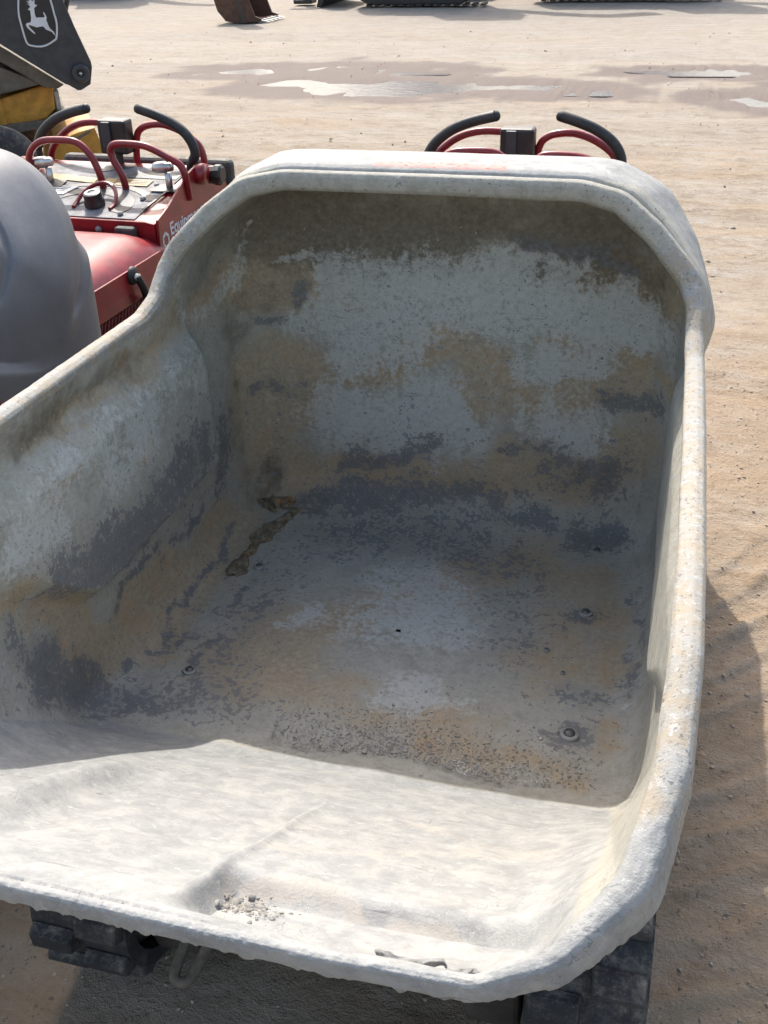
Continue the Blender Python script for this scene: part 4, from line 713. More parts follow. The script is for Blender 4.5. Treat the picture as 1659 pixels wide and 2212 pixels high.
        clean = F['c'] + inside * smooth(1.155, 1.10, P[:, 1]) * smooth(.13, .05, P[:, 2] - .452 - 0.70 * np.maximum(1.11 - P[:, 1], 0)) * smooth(.445, .41, np.abs(P[:, 0]) - .10 * smooth(.75, .6, P[:, 1]))
        rimv = np.where(inside, 0, np.where(r < nf + ni + 10 * 3, 1.0, 0.55))
        rimv = np.where((r >= nf + ni - 6) & inside, 0.6, rimv)
        rimv = rimv * (1 - 0.85 * (P[:, 1] > 1.69))          # the hooded rear is barer
        clean = np.where(~inside & (P[:, 1] < .66), 0.9, clean); rimv = rimv * smooth(.56, .70, P[:, 1])
        clean = np.where(~inside & (P[:, 1] > 1.785 - .6 * np.clip(1.2 - P[:, 2], 0, .12)) & (P[:, 2] > 1.0), 0.72, clean)
        one = np.ones(len(P))
        for nm, ch in (("stain_shade", (F['t'], F['d'], F['p'])), ("stain_shade2", (F['b'], np.clip(clean, 0, 1), rimv))):
            a = me.color_attributes.new(nm, 'FLOAT_COLOR', 'POINT'); a.data.foreach_set("color", np.stack([*ch, one], 1).astype(np.float32).ravel())
    return me

def crust_strip(name, path, width, height, parent, mat, seed=1, n=160, m=26):
    """ragged ridge of dried concrete lying along a path on a surface"""
    P = np.array([tuple(p) for p in catmull(path, 24)]); s = np.linspace(0, len(P) - 1, n); P = np.stack([np.interp(s, np.arange(len(P)), P[:, i]) for i in range(3)], 1)
    T = np.gradient(P, axis=0); T[:, 2] = 0; T /= np.linalg.norm(T, axis=1, keepdims=True); S = np.stack([-T[:, 1], T[:, 0], 0 * T[:, 0]], 1)
    w = np.linspace(-1, 1, m); wid = width * (0.55 + 0.5 * fbm(P, 24, 3, seed)) * np.sin(np.linspace(0.08, math.pi - .08, n)) ** .4
    V = P[:, None] + S[:, None] * (w[None, :, None] * np.clip(wid, .3 * width, 2 * width)[:, None, None])
    hh = height * (1 - w ** 4)[None] * (0.55 + 0.9 * fbm(V, 38, 4, seed + 3) + 0.35 * np.abs(fbm(V, 120, 2, seed + 5)))
    hh = np.where(np.abs(w)[None] > .98, -0.004, np.maximum(hh, -0.002)); V[..., 2] += hh
    V[..., :2] += 0.008 * np.stack([fbm(V, 45, 3, seed + 7), fbm(V, 45, 3, seed + 9)], -1)
    idx = np.arange(n * m).reshape(n, m); q = np.stack([idx[:-1, :-1], idx[1:, :-1], idx[1:, 1:], idx[:-1, 1:]], -1).reshape(-1, 4)
    return link(name, mesh_np(name, V.reshape(-1, 3), q), mat, parent)

def crumb_mat(name, a, b, c):
    k = NM(name); n1 = k.noise(60, 6, .7); n2 = k.noise(18, 5, .7)
    col = k.mix(k.step(n1, .35, .68), a, b); col = k.mix(k.step(n2, .5, .66), col, c)
    return k.out(col, 0.9, k.bump(n1, .5, .004), 0, .2)
M['crust'] = crumb_mat('dried_crust', (0.11, 0.085, 0.055), (0.25, 0.205, 0.14), (0.30, 0.17, 0.075))
M['chalk'] = crumb_mat('chalky_crust', (0.19, 0.187, 0.178), (0.29, 0.285, 0.27), (0.24, 0.22, 0.19))
M['grit'] = crumb_mat('grit', (0.30, 0.27, 0.235), (0.38, 0.35, 0.305), (0.52, 0.50, 0.47))
M['stone'] = crumb_mat('ground_stones', (0.25, 0.205, 0.165), (0.38, 0.32, 0.25), (0.44, 0.39, 0.33))

ICO = [(0, 0, 1)] + [(math.cos(a) * .894, math.sin(a) * .894, .447) for a in np.arange(5) * 2 * math.pi / 5] + [(math.cos(a) * .894, math.sin(a) * .894, -.447) for a in np.arange(5) * 2 * math.pi / 5 + math.pi / 5] + [(0, 0, -1)]
ICOF = [(0, 1 + i, 1 + (i + 1) % 5) for i in range(5)] + [(1 + i, 6 + i, 1 + (i + 1) % 5) for i in range(5)] + [(1 + (i + 1) % 5, 6 + i, 6 + (i + 1) % 5) for i in range(5)] + [(11, 6 + (i + 1) % 5, 6 + i) for i in range(5)]
def pebbles(name, pos, rad, mat):
    pos = np.asarray(pos, float); n = len(pos); base = np.array(ICO)
    jit = 1 + 0.35 * RNG.uniform(-1, 1, (n, 12, 1)); sc = RNG.uniform(.45, 1.4, (n, 1, 3)) * np.array([1, 1, .6])
    ang = RNG.uniform(0, 6.28, n); V = base[None] * jit * sc * np.asarray(rad)[:, None, None]
    c, s = np.cos(ang)[:, None], np.sin(ang)[:, None]
    V = np.stack([V[..., 0] * c - V[..., 1] * s, V[..., 0] * s + V[..., 1] * c, V[..., 2]], -1) + pos[:, None]
    f = (np.array(ICOF)[None] + 12 * np.arange(n)[:, None, None]).reshape(-1, 3)
    return link(name, mesh_np(name, V.reshape(-1, 3), f, False), mat)

# ------------------------------------------------------------------ the concrete buggy (tub, tracks, engine, operator station)
def floor_bolts(tub):
    first = None
    for (x, y, s) in ((-.341, 1.644, .85), (-.342, 1.296, 1), (.343, 1.861, .95), (.341, 1.636, 1.05), (.348, 1.291, 1.3), (.282, 1.505, .45), (.319, 1.446, .35)):
        if first is None:
            a = MB().lathe((0, 0, 0), (0, 0, 1), [(0, .009), (.004, .009), (.0085, .0075), (.0105, .003), (.0105, -.004)], 16)
            bolt = a.build("bolt", M['bolt'], tub, smooth_shade=True); bolt.location = (x, y, .453); bolt.scale = (s * .72, s * .72, s * .55)
            w = MB().lathe((0, 0, 0), (0, 0, 1), [(.009, .0025), (.016, .0025), (.0175, .0005), (.018, -.005)], 20).build("washer", M['washer'], bolt, smooth_shade=True)
            first = (bolt, w)
        else:
            b = first[0].copy(); COL.objects.link(b); b.parent = tub; b.location = (x, y, .453); b.scale = (s * .72, s * .72, s * .55)
            w = first[1].copy(); COL.objects.link(w); w.parent = b

def track_path(s, L=1.55, r=.165):
    """point and outward normal at distance s round the belt, in (y,z)"""
    y0, y1, zc = 1.075, 1.075 + L, .185
    P = 2 * L + 2 * math.pi * r; s = s % P
    if s < L: return (y0 + s, zc + r, 0, 1)
    s -= L
    if s < math.pi * r: a = math.pi / 2 - s / r; return (y1 + r * math.cos(a), zc + r * math.sin(a), math.cos(a), math.sin(a))
    s -= math.pi * r
    if s < L: return (y1 - s, zc - r, 0, -1)
    s -= L; a = -math.pi / 2 - s / r; return (y0 + r * math.cos(a), zc + r * math.sin(a), math.cos(a), math.sin(a))

def track(parent, x0, x1, lugs=True):
    L, r = 1.55, .165; per = 2 * L + 2 * math.pi * r
    n = 120; vs = []; fs = []
    for i in range(n):
        y, z, ny, nz = track_path(per * i / n)
        for xx, off in ((x0, 0), (x1, 0), (x1, -.028), (x0, -.028)): vs.append((xx, y + ny * off, z + nz * off))
    for i in range(n):
        j = (i + 1) % n
        for k in range(4): fs.append((i * 4 + k, i * 4 + (k + 1) % 4, j * 4 + (k + 1) % 4, j * 4 + k))
    t = MB().add(vs, fs).build("track", M['rubber'], parent)
    for yy in (1.075, 1.075 + L / 3, 1.075 + 2 * L / 3, 1.075 + L):
        rr = .132 if yy in (1.075, 1.075 + L) else .09
        zc = .185 if rr > .1 else .145
        MB().lathe(((x0 + x1) / 2, yy, zc), (1, 0, 0), [(.02, -.05), (rr * .6, -.05), (rr, -.06), (rr, .06), (rr * .6, .05), (.02, .05)], 24).build("roller", M['dull'], t, smooth_shade=True)
    if lugs:
        w = x1 - x0; first = None; N = 46
        for i in range(N):
            y, z, ny, nz = track_path(per * i / N)
            for half in (0, 1):
                if first is None or half not in first:
                    a = MB(); first = first or {}
                    xa, xb = ((-w / 2 + .003, -.004) if half == 0 else (.004, w / 2 - .003))
                    a.add([(xa, -.024, -.002), (xb, -.024, -.002), (xb, .024, -.002), (xa, .024, -.002), (xa + .002, -.017, .022), (xb - .004, -.017, .022), (xb - .004, .017, .022), (xa + .002, .017, .022)],
                          [(0, 3, 2, 1), (4, 5, 6, 7), (0, 1, 5, 4), (1, 2, 6, 5), (2, 3, 7, 6), (3, 0, 4, 7)])
                    o = a.build("lug", M['rubber'], t, bevel=.003, seg=1); first[half] = o
                else:
                    o = first[half].copy(); COL.objects.link(o); o.parent = t
                sh = (per / N) * (.5 if half else 0)
                y2, z2, ny2, nz2 = track_path(per * i / N + sh)
                o.location = ((x0 + x1) / 2, y2, z2)
                o.rotation_euler = (math.atan2(-ny2, nz2), 0, 0)
    return t

def text_mesh(name, body, size, mat, parent, origin, xdir, ydir, extrude=.0006):
    cu = bpy.data.curves.new(name, 'FONT'); cu.body = body; cu.size = size; cu.extrude = extrude; cu.offset = size * .018
    tmp = bpy.data.objects.new(name, cu); COL.objects.link(tmp)
    dg = bpy.context.evaluated_depsgraph_get(); me = bpy.data.meshes.new_from_object(tmp.evaluated_get(dg))
    bpy.data.objects.remove(tmp); me.materials.clear(); me.materials.append(mat)
    o = bpy.data.objects.new(name, me); COL.objects.link(o); o.parent = parent
    x = Vector(xdir).normalized(); y = Vector(ydir).normalized(); z = x.cross(y)
    m = Matrix.Identity(4)
    for i in range(3): m[i][0], m[i][1], m[i][2], m[i][3] = x[i], y[i], z[i], origin[i]
    o.matrix_local = m
    return o

def operator_station(root):
    # engine bay with mesh sides
    body = MB().box((0, 2.33, .43), (.58, .56, .34)).build("engine_bay", M['red'], root, bevel=.01)
    for s in (-1, 1):
        g = MB(); xs = s * .302
        for i in range(34):
            for sg in (-1, 1):
                y0 = 2.04 + i * .0175; y1 = y0 + sg * .09
                a, b2 = sorted(((y0, .60), (y1, .78)))
                if not (2.05 < a[0] and b2[0] < 2.62): continue
                g.tube([(xs, y0, .60), (xs, y1, .78)], .0022, 5, 1, False)
        tag(g.build("grille", M['red'], body), kind="stuff")
    MB().box((0, 2.33, .69), (.57, .56, .19)).build("engine_cover", M['black'], body)
    # hood: domed lid with a lip along its lower edge
    n, m = 26, 40; V = []
    for i in range(n):
        y = 2.03 + .57 * i / (n - 1); ry = smooth(0, .10, y - 2.03) * .7 + .3; back = smooth(0, .12, 2.62 - y) * .6 + .4
        for j in range(m):
            a = -1 + 2 * j / (m - 1); x = .312 * np.sign(a) * (1 - (1 - abs(a)) ** 1.0)
            t = min(1, (1 - abs(a)) / .42); dome = math.sqrt(max(0, 1 - (1 - t) ** 2))
            V.append((x * (1 if t > 0 else 1), y, .80 + .085 * dome * min(ry, back) ** .5))
    idx = np.arange(n * m).reshape(n, m); q = np.stack([idx[:-1, :-1], idx[:-1, 1:], idx[1:, 1:], idx[1:, :-1]], -1).reshape(-1, 4)
    hood = link("hood", mesh_np("hood", np.array(V), q), M['redlid'], root)
    for s in (-1, 1):
        MB().box((s * .312, 2.315, .807), (.006, .57, .062)).build("hood_skirt", M['redlid'], hood, bevel=.002)
        MB().box((s * .306, 2.315, .762), (.010, .57, .028)).build("hood_rail", M['red'], hood, bevel=.002)
        # rubber draw latch
        la = MB().lathe((s * .316, 2.37, .822), (s, 0, 0), [(.024, 0), (.024, .006), (.018, .012), (0, .012)], 22).build("latch", M['grip'], hood, smooth_shade=True)
        MB().tube([(s * .330, 2.37, .822), (s * .336, 2.385, .785), (s * .332, 2.405, .745)], .0105, 10, 4).build("latch_strap", M['grip'], la, smooth_shade=True)
        MB().lathe((s * .332, 2.412, .724), (1, 0, 0), [(.011, -.006), (.024, -.006), (.026, 0), (.024, .006), (.011, .006), (.011, -.006)], 22).build("latch_ring", M['pad'], la, smooth_shade=True)
        MB().lathe((s * .328, 2.37, .818), (s, 0, 0), [(.010, 0), (.010, .005), (0, .008)], 12).build("latch_pin", M['chrome'], la, smooth_shade=True)
    # tower
    MB().prism([(2.60, .40), (2.60, .885), (2.96, .965), (3.06, .93), (3.06, .40)], -.278, .278, 'x').build("tower", M['red'], root, bevel=.004)
    fp = MB().prism([(-.278, .76), (-.278, .895), (-.25, .90), (.25, .90), (.278, .895), (.278, .70)], 2.588, 2.598, 'y').build("front_panel", M['red'], root, bevel=.002)
    for x, z in ((-.06, .875), (.10, .872), (.225, .80), (.235, .765)):
        MB().lathe((x, 2.587, z), (0, -1, 0), [(.010, 0), (.009, .004), (.005, .007), (0, .008)], 12).build("rivet", M['washer'], fp, smooth_shade=True)
    MB().box((.192, 2.578, .868), (.062, .03, .040)).build("rubber_bumper", M['pad'], fp, bevel=.008)
    # sloping deck with printed decals
    dk = Matrix.Rotation(math.atan2(.08, .36), 3, 'X'); d0 = Vector((0, 2.78, .9285))
    def D(x, t, h=0): return d0 + dk @ Vector((x, t, h))
    def deck_piece(name, poly, h, mat, par, th=.003, bev=0.0008):
        a = MB(); nn = len(poly)
        a.add([D(x, t, h) for x, t in poly] + [D(x, t, h - th) for x, t in poly], [tuple(range(nn)), tuple(reversed(range(nn, 2 * nn)))] + [(i, i + nn, (i + 1) % nn + nn, (i + 1) % nn) for i in range(nn)])
        return a.build(name, mat, par, bevel=bev, seg=1)
    deck = deck_piece("deck", [(-.276, -.185), (.276, -.185), (.270, .18), (-.270, .18)], .006, M['red'], root, .01)
    deck_piece("panel", [(-.23, -.172), (.205, -.172), (.235, .15), (-.235, .15)], .009, M['gdecal'], deck)
    def arc(cx, cy, r0, r1, a0, a1, nn=14):
        return [(cx + r1 * math.cos(a0 + (a1 - a0) * i / nn), cy + r1 * .62 * math.sin(a0 + (a1 - a0) * i / nn)) for i in range(nn + 1)] + [(cx + r0 * math.cos(a1 + (a0 - a1) * i / nn), cy + r0 * .62 * math.sin(a1 + (a0 - a1) * i / nn)) for i in range(nn + 1)]
    deck_piece("dark_band", arc(.01, -.10, .105, .155, -.5, 3.6), .0105, M['bdecal'], deck, .001, 0)
    deck_piece("dark_band", arc(.01, -.10, .185, .215, .3, 2.9), .0105, M['bdecal'], deck, .001, 0)
    deck_piece("dark_band", [(-.06, .10), (.02, .13), (.05, .148), (-.10, .148)], .0105, M['bdecal'], deck, .001, 0)
    deck_piece("dark_band", [(-.22, -.168), (-.10, -.168), (-.13, -.075), (-.225, -.075)], .0105, M['bdecal'], deck, .001, 0)
    deck_piece("dark_band", [(.06, .075), (.22, .075), (.225, .105), (.07, .12)], .0105, M['bdecal'], deck, .001, 0)
    deck_piece("warning_decal", [(-.20, .045), (-.03, .028), (-.03, .058), (-.20, .078)], .012, M['ydecal'], deck, .001, 0)
    wd = deck_piece("warning_decal", [(.0, .022), (.15, .022), (.155, .062), (.0, .062)], .012, M['ydecal'], deck, .001, 0)
    for t in (.033, .042, .052):
        deck_piece("print_line", [(.035, t), (.14, t), (.14, t + .003), (.035, t + .003)], .0128, M['bdecal'], wd, .0006, 0)
    tg = deck_piece("white_tag", [(-.20, -.055), (-.09, -.055), (-.065, .0), (-.175, .0)], .013, M['wdecal'], deck, .002)
    for i in range(4):
        deck_piece("print_line", [(-.175 + i * .004, -.045 + i * .011), (-.10 + i * .004, -.045 + i * .011), (-.10 + i * .004, -.042 + i * .011), (-.175 + i * .004, -.042 + i * .011)], .0138, M['bdecal'], tg, .0006, 0)
    for x, t in ((.175, -.055), (.18, .03), (-.22, -.15), (.15, -.15)):
        c = D(x, t, .012); MB().lathe(c, dk @ Vector((0, 0, 1)), [(.009, 0), (.008, .004), (.004, .006), (0, .0065)], 12).build("rivet", M['washer'], deck, smooth_shade=True)
    deck_piece("slot", [(.205, -.12), (.212, -.12), (.236, .02), (.229, .02)], .0135, M['black'], deck, .002, 0)
    # filler cap in a red guard ring
    c = D(.045, -.105, .012); up = dk @ Vector((0, 0, 1))
    cap = MB().lathe(c, up, [(.030, 0), (.030, .012), (.026, .014), (.026, .034), (.024, .037), (0, .037)], 26).build("filler_cap", M['black'], root, smooth_shade=True)
    MB().lathe(c + up * .0375, up, [(.020, -.001), (.020, .001), (.012, .002), (.012, 0)], 22).build("cap_print", M['wdecal'], cap)
    MB().tube([D(.045 + .062 * math.cos(a), -.105 + .075 * math.sin(a), .012 + .03 * max(0, math.sin(a))) for a in np.linspace(-.3, math.pi + .3, 12)], .006, 8, 3).build("cap_guard", M['red'], cap)
    # side cheeks
    cheeks = []
    for s in (-1, 1):
        a0, a1 = (s * .281, s * .289)
        ch = MB().prism([(2.575, .70), (2.592, .905), (2.66, .925), (2.80, .985), (2.87, .998), (2.93, .985), (3.03, .955), (3.05, .90), (3.05, .70)], a0, a1, 'x').build("side_plate", M['red'], root, bevel=.002)
        MB().disc((s * .290, 2.965, .925), (1, 0, 0), .006, .004, 12).build("plate_hole", M['black'], ch)
        MB().lathe((s * .292, 2.93, .955), (s, 0, 0), [(.026, 0), (.026, .02), (.030, .022), (.030, .040), (.022, .046), (0, .046)], 10).build("side_knob", M['black'], ch)
        MB().lathe((s * .290, 2.87, .97), (s, 0, 0), [(.03, 0), (.03, .02), (0, .022)], 18).build("boss", M['red'], ch, smooth_shade=True)
        cheeks.append(ch)
    # lettering and mark on the cheek that faces the tub's open side
    X = .2895; sl = math.radians(1)
    ydir = (0, math.cos(sl), math.sin(sl)); zdir = (0, -math.sin(sl), math.cos(sl))
    text_mesh("lettering", "Equipment", .050, M['white'], cheeks[1], (X, 2.652, .848), ydir, zdir)
    text_mesh("lettering", "Share", .050, M['white'], cheeks[1], (X, 2.652, .806), ydir, zdir)
    c0 = Vector((X, 2.622, .842)); lg = MB()
    ey, ez = Vector(ydir), Vector(zdir)
    for i in range(6):
        a = math.pi / 6 + i * math.pi / 3; b2 = a + math.pi / 3 - .16
        ring = []
        for r in (.013, .022): ring += [c0 + ey * (r * math.cos(t)) + ez * (r * 1.15 * math.sin(t)) for t in ((a, b2) if r == .013 else (b2 + .06, a - .06))]
        lg.add([v + Vector((.0004, 0, 0)) for v in ring], [(0, 1, 2, 3)])
    lg.build("logo", M['white'], cheeks[1])
    # rear pad
    MB().box((0, 3.085, .925), (.60, .045, .085)).build("rear_pad", M['pad'], root, bevel=.018, seg=3)
    # reference bars (red tube) and grips (black)
    def bar(y, pts, ends=None, r=.0105):
        P = [(x, y, z) for x, z in pts]
        P = ([(P[0][0], y + .01, P[0][2] - .07)] if ends in ('a', 'ab') else []) + P + ([(P[-1][0], y + .01, P[-1][2] - .07)] if ends in ('b', 'ab') else [])
        return MB().tube(P, r, 12, 6).build("reference_bar", M['red'], root, smooth_shade=True)
    bar(2.78, [(-.222, 1.00), (-.219, 1.023), (-.20, 1.048), (-.167, 1.066), (-.117, 1.071), (-.059, 1.069), (-.025, 1.049), (-.002, 1.016), (.012, .97)], 'ab')
    bar(2.78, [(.087, .97), (.065, 1.018), (.059, 1.047), (.074, 1.064), (.121, 1.067), (.177, 1.062), (.233, 1.039), (.276, 1.016), (.290, .985)], 'ab')
    bar(2.98, [(-.283, .97), (-.264, 1.011), (-.218, 1.052), (-.172, 1.075), (-.119, 1.085), (-.04, 1.083)], 'a')
    bar(2.98, [(.024, .966), (.036, 1.045), (.056, 1.072), (.09, 1.083), (.135, 1.084), (.19, 1.066), (.239, 1.033), (.254, .999), (.255, .965)], 'ab')
    for P in ([(-.268, .985), (-.266, 1.015), (-.261, 1.04), (-.238, 1.071), (-.196, 1.102), (-.141, 1.124), (-.074, 1.140)],
              [(.245, .955), (.247, .986), (.268, 1.016), (.263, 1.049), (.239, 1.082), (.196, 1.110), (.147, 1.129), (.099, 1.143)]):
        gr = MB().tube([(x, 2.90, z) for x, z in P], lambda t: .0145 if t > .2 else .010, 14, 6).build("grip", M['grip'], root, smooth_shade=True)
        e = Vector((P[-1][0], 2.90, P[-1][1])); dd = (e - Vector((P[-2][0], 2.90, P[-2][1]))).normalized()
        MB().lathe(e, dd, [(.0145, -.001), (.0125, .006), (.007, .010), (0, .011)], 14).build("grip_end", M['grip'], gr, smooth_shade=True)
    bx = MB().box((-.02, 2.955, 1.052), (.095, .055, .10)).build("switch_box", M['black'], root, bevel=.008)
    MB().box((-.035, 2.925, 1.06), (.030, .012, .075)).build("rocker", M['bdecal'], bx, bevel=.003)
    MB().tube([(-.02, 2.955, 1.0), (-.02, 2.95, .93)], .012, 10, 1).build("box_post", M['black'], bx)
    for s, x in ((-1, -.175), (1, .225)):
        lv = MB().tube([(x, 2.80, .93), (x, 2.80, .985)], .010, 12, 1).build("lever_stem", M['chrome'], root, smooth_shade=True)
        MB().lathe((x - .012, 2.795, 1.002), (1, 0, .1), [(0, -.030), (.015, -.028), (.017, -.015), (.017, .01), (.013, .014), (.013, .03), (0, .032)], 16).build("lever_joint", M['chrome'], lv, smooth_shade=True)
        deck_piece("lever_slot", [(x - .05, -.01), (x + .055, -.01), (x + .05, .035), (x - .04, .035)], .0142, M['black'], deck, .002, 0)
    MB().lathe((-.20, 2.66, .925), (0, 0, 1), [(.008, 0), (.008, .03), (.017, .036), (.019, .048), (.012, .056), (0, .058)], 14).build("throttle_knob", M['chrome'], root, smooth_shade=True)

def make_buggy(loc, dirty):
    root = empty("concrete_buggy", loc)
    if dirty:
        tub = link("tub", tub_mesh("tub"), M['tub'], root)
        tub["label"] = "cement-crusted grey dump tub with tan stains"
        floor_bolts(tub)
        crust_strip("dried_concrete", [(-.386, 1.600, .452), (-.385, 1.683, .453), (-.375, 1.774, .453), (-.335, 1.875, .456)], .036, .008, tub, M['crust'], 3)
        crust_strip("dried_concrete", [(-.42, 1.86, .468), (-.395, 1.885, .466), (-.345, 1.89, .463)], .050, .010, tub, M['crust'], 8)
        crust_strip("dried_concrete", [(.24, .534, .868), (.29, .532, .870), (.345, .535, .874)], .007, .005, tub, M['chalk'], 25)
    else:
        tub = link("tub", tub_mesh("grey_tub", 700, 110, False), M['greytub'], root)
        tub["label"] = "smooth clean slate-grey dump tub"
        # red sticker with white lettering on the tub's outer side
        st = MB(); pts = []
        for cy, cz, a0 in ((1.525, .895, 0), (1.25, .895, 90), (1.25, .78, 180), (1.525, .78, 270)):
            pts += [(cy + .018 * math.cos(math.radians(a0 + t)), cz + .018 * math.sin(math.radians(a0 + t))) for t in (0, 30, 60, 90)]
        st.prism(pts, .4935, .4960, 'x'); stk = st.build("sticker", M['sticker'], tub)
        border = MB()
        text_mesh("lettering", "9", .045, M['white'], stk, (.4965, 1.500, .825), (0, 1, 0), (0, 0, 1))
    tr = [track(root, -.49, -.315, dirty), track(root, .335, .51, dirty)]
    MB().box((0, 2.05, .27), (.46, 1.3, .20)).build("chassis", M['frame'], root, bevel=.012)
    for s in (-1, 1):
        MB().prism([(1.00, .06), (.97, .20), (1.05, .36), (1.5, .38), (1.5, .06)], s * .235, s * .325, 'x').build("track_frame", M['frame'], root, bevel=.01)
    if dirty:
        lp = [(-.195, .99, .255), (-.197, .93, .248), (-.196, .87, .241), (-.190, .845, .236), (-.172, .845, .235), (-.163, .87, .240), (-.161, .93, .248), (-.160, .99, .255)]
        MB().tube(lp, .0085, 10, 5).build("tie_down_loop", M['dull'], root, smooth_shade=True)
        MB().box((-.177, 1.03, .255), (.10, .10, .06)).build("loop_bracket", M['frame'], root, bevel=.006)
    else:
        MB().box((0, 3.2, .16), (.55, .35, .03)).build("foot_platform", M['black'], root, bevel=.005)
    if dirty:
        MB().box((0, 3.2, .16), (.55, .35, .03)).build("foot_platform", M['black'], root, bevel=.005)
    operator_station(root)
    if dirty:
        for s in (-1, 1):  # added boxes, unseen behind the tub, that widen the shadow on the ground
            tk = MB().prism([(2.08, .40), (2.08, .80), (2.14, .85), (2.88, .85), (2.95, .79), (2.95, .40)], s * .312, s * .42, 'x').build("added_shade_box", M['black'], root, bevel=.03, seg=3)
    return root

buggy = make_buggy((0, 0, 0), True)
tag(buggy, "tracked concrete buggy with its cement-crusted tub open to the viewer", "concrete buggy", "concrete buggies parked side by side")
buggy2 = make_buggy((-1.318, -0.015, 0), False); buggy2.rotation_euler = (0, 0, math.radians(-1.6))
tag(buggy2, "red concrete buggy with clean slate-grey tub parked beside the crusted one", "concrete buggy", "concrete buggies parked side by side")

# crumbs of set concrete stuck in the trough behind the lip
def crumbs(tub):
    n = 300; x = RNG.normal(.092, .022, n); y = RNG.normal(.586, .011, n)
    ok = (x > .066) & (x < .15) & (y > .553) & (y < .612); x, y = x[ok], y[ok]
    pts = []; dg = tub.data; from mathutils.bvhtree import BVHTree
    near = [p.vertices[:] for p in dg.polygons if .0 < p.center[0] < .2 and .5 < p.center[1] < .68 and p.center[2] > .7]
    idx = sorted({v for f in near for v in f}); mp = {v: i for i, v in enumerate(idx)}
    bv = BVHTree.FromPolygons([dg.vertices[v].co[:] for v in idx], [[mp[v] for v in f] for f in near])
    for a, b in zip(x, y):
        h = bv.ray_cast(Vector((a, b, 1.2)), Vector((0, 0, -1)))
        if h[0]: pts.append(h[0][:])
    r = np.clip(RNG.lognormal(math.log(.0015), .6, len(pts)), .0007, .006)
    o = pebbles("concrete_crumbs", pts, r, M['chalk']); o.parent = tub; o["kind"] = "stuff"
crumbs([c for c in buggy.children if c.name.startswith("tub")][0])

# grit washed into the corner of the tub, stones on the ground
def grit():
    n = 5200; x = RNG.uniform(-.14, .40, n); y = 1.160 + np.abs(RNG.normal(0, .055, n)) + .012 * np.sin(x * 20)
    keep = RNG.uniform(0, 1, n) < np.exp(-((x - .10) / .20) ** 2) + .15; x, y = x[keep], y[keep]
    r = np.clip(RNG.lognormal(math.log(.0010), .45, len(x)), .0006, .0042)
    z = .4515 + np.maximum(0, (1.18 - y)) * .3
    tag(pebbles("gravel", np.stack([x, y, z], 1), r, M['grit']), "loose grit washed against the foot of the tub's pour ramp", "gravel", kind="stuff")
grit()
def stones():
    A = []
    n = 5200; x = RNG.uniform(-1.0, 1.5, n); y = RNG.uniform(.6, 4.2, n); A.append((x, y, np.clip(RNG.lognormal(math.log(.0026), .5, n), .0012, .014)))
    n = 3200; x = RNG.uniform(-7, 4, n); y = RNG.uniform(3.5, 16, n); A.append((x, y, np.clip(RNG.lognormal(math.log(.0042), .5, n), .002, .02)))
    x, y, r = (np.concatenate([a[i] for a in A]) for i in range(3))
    P = np.stack([x, y, 0 * x], -1); h, pd = ground_height(P); P[:, 2] = h + r * .25
    P = P[pd > .1]; r = r[pd > .1]
    tag(pebbles("ground_gravel", P, r, M['stone']), "small stones scattered over the dirt lot", "gravel", kind="stuff")
stones()

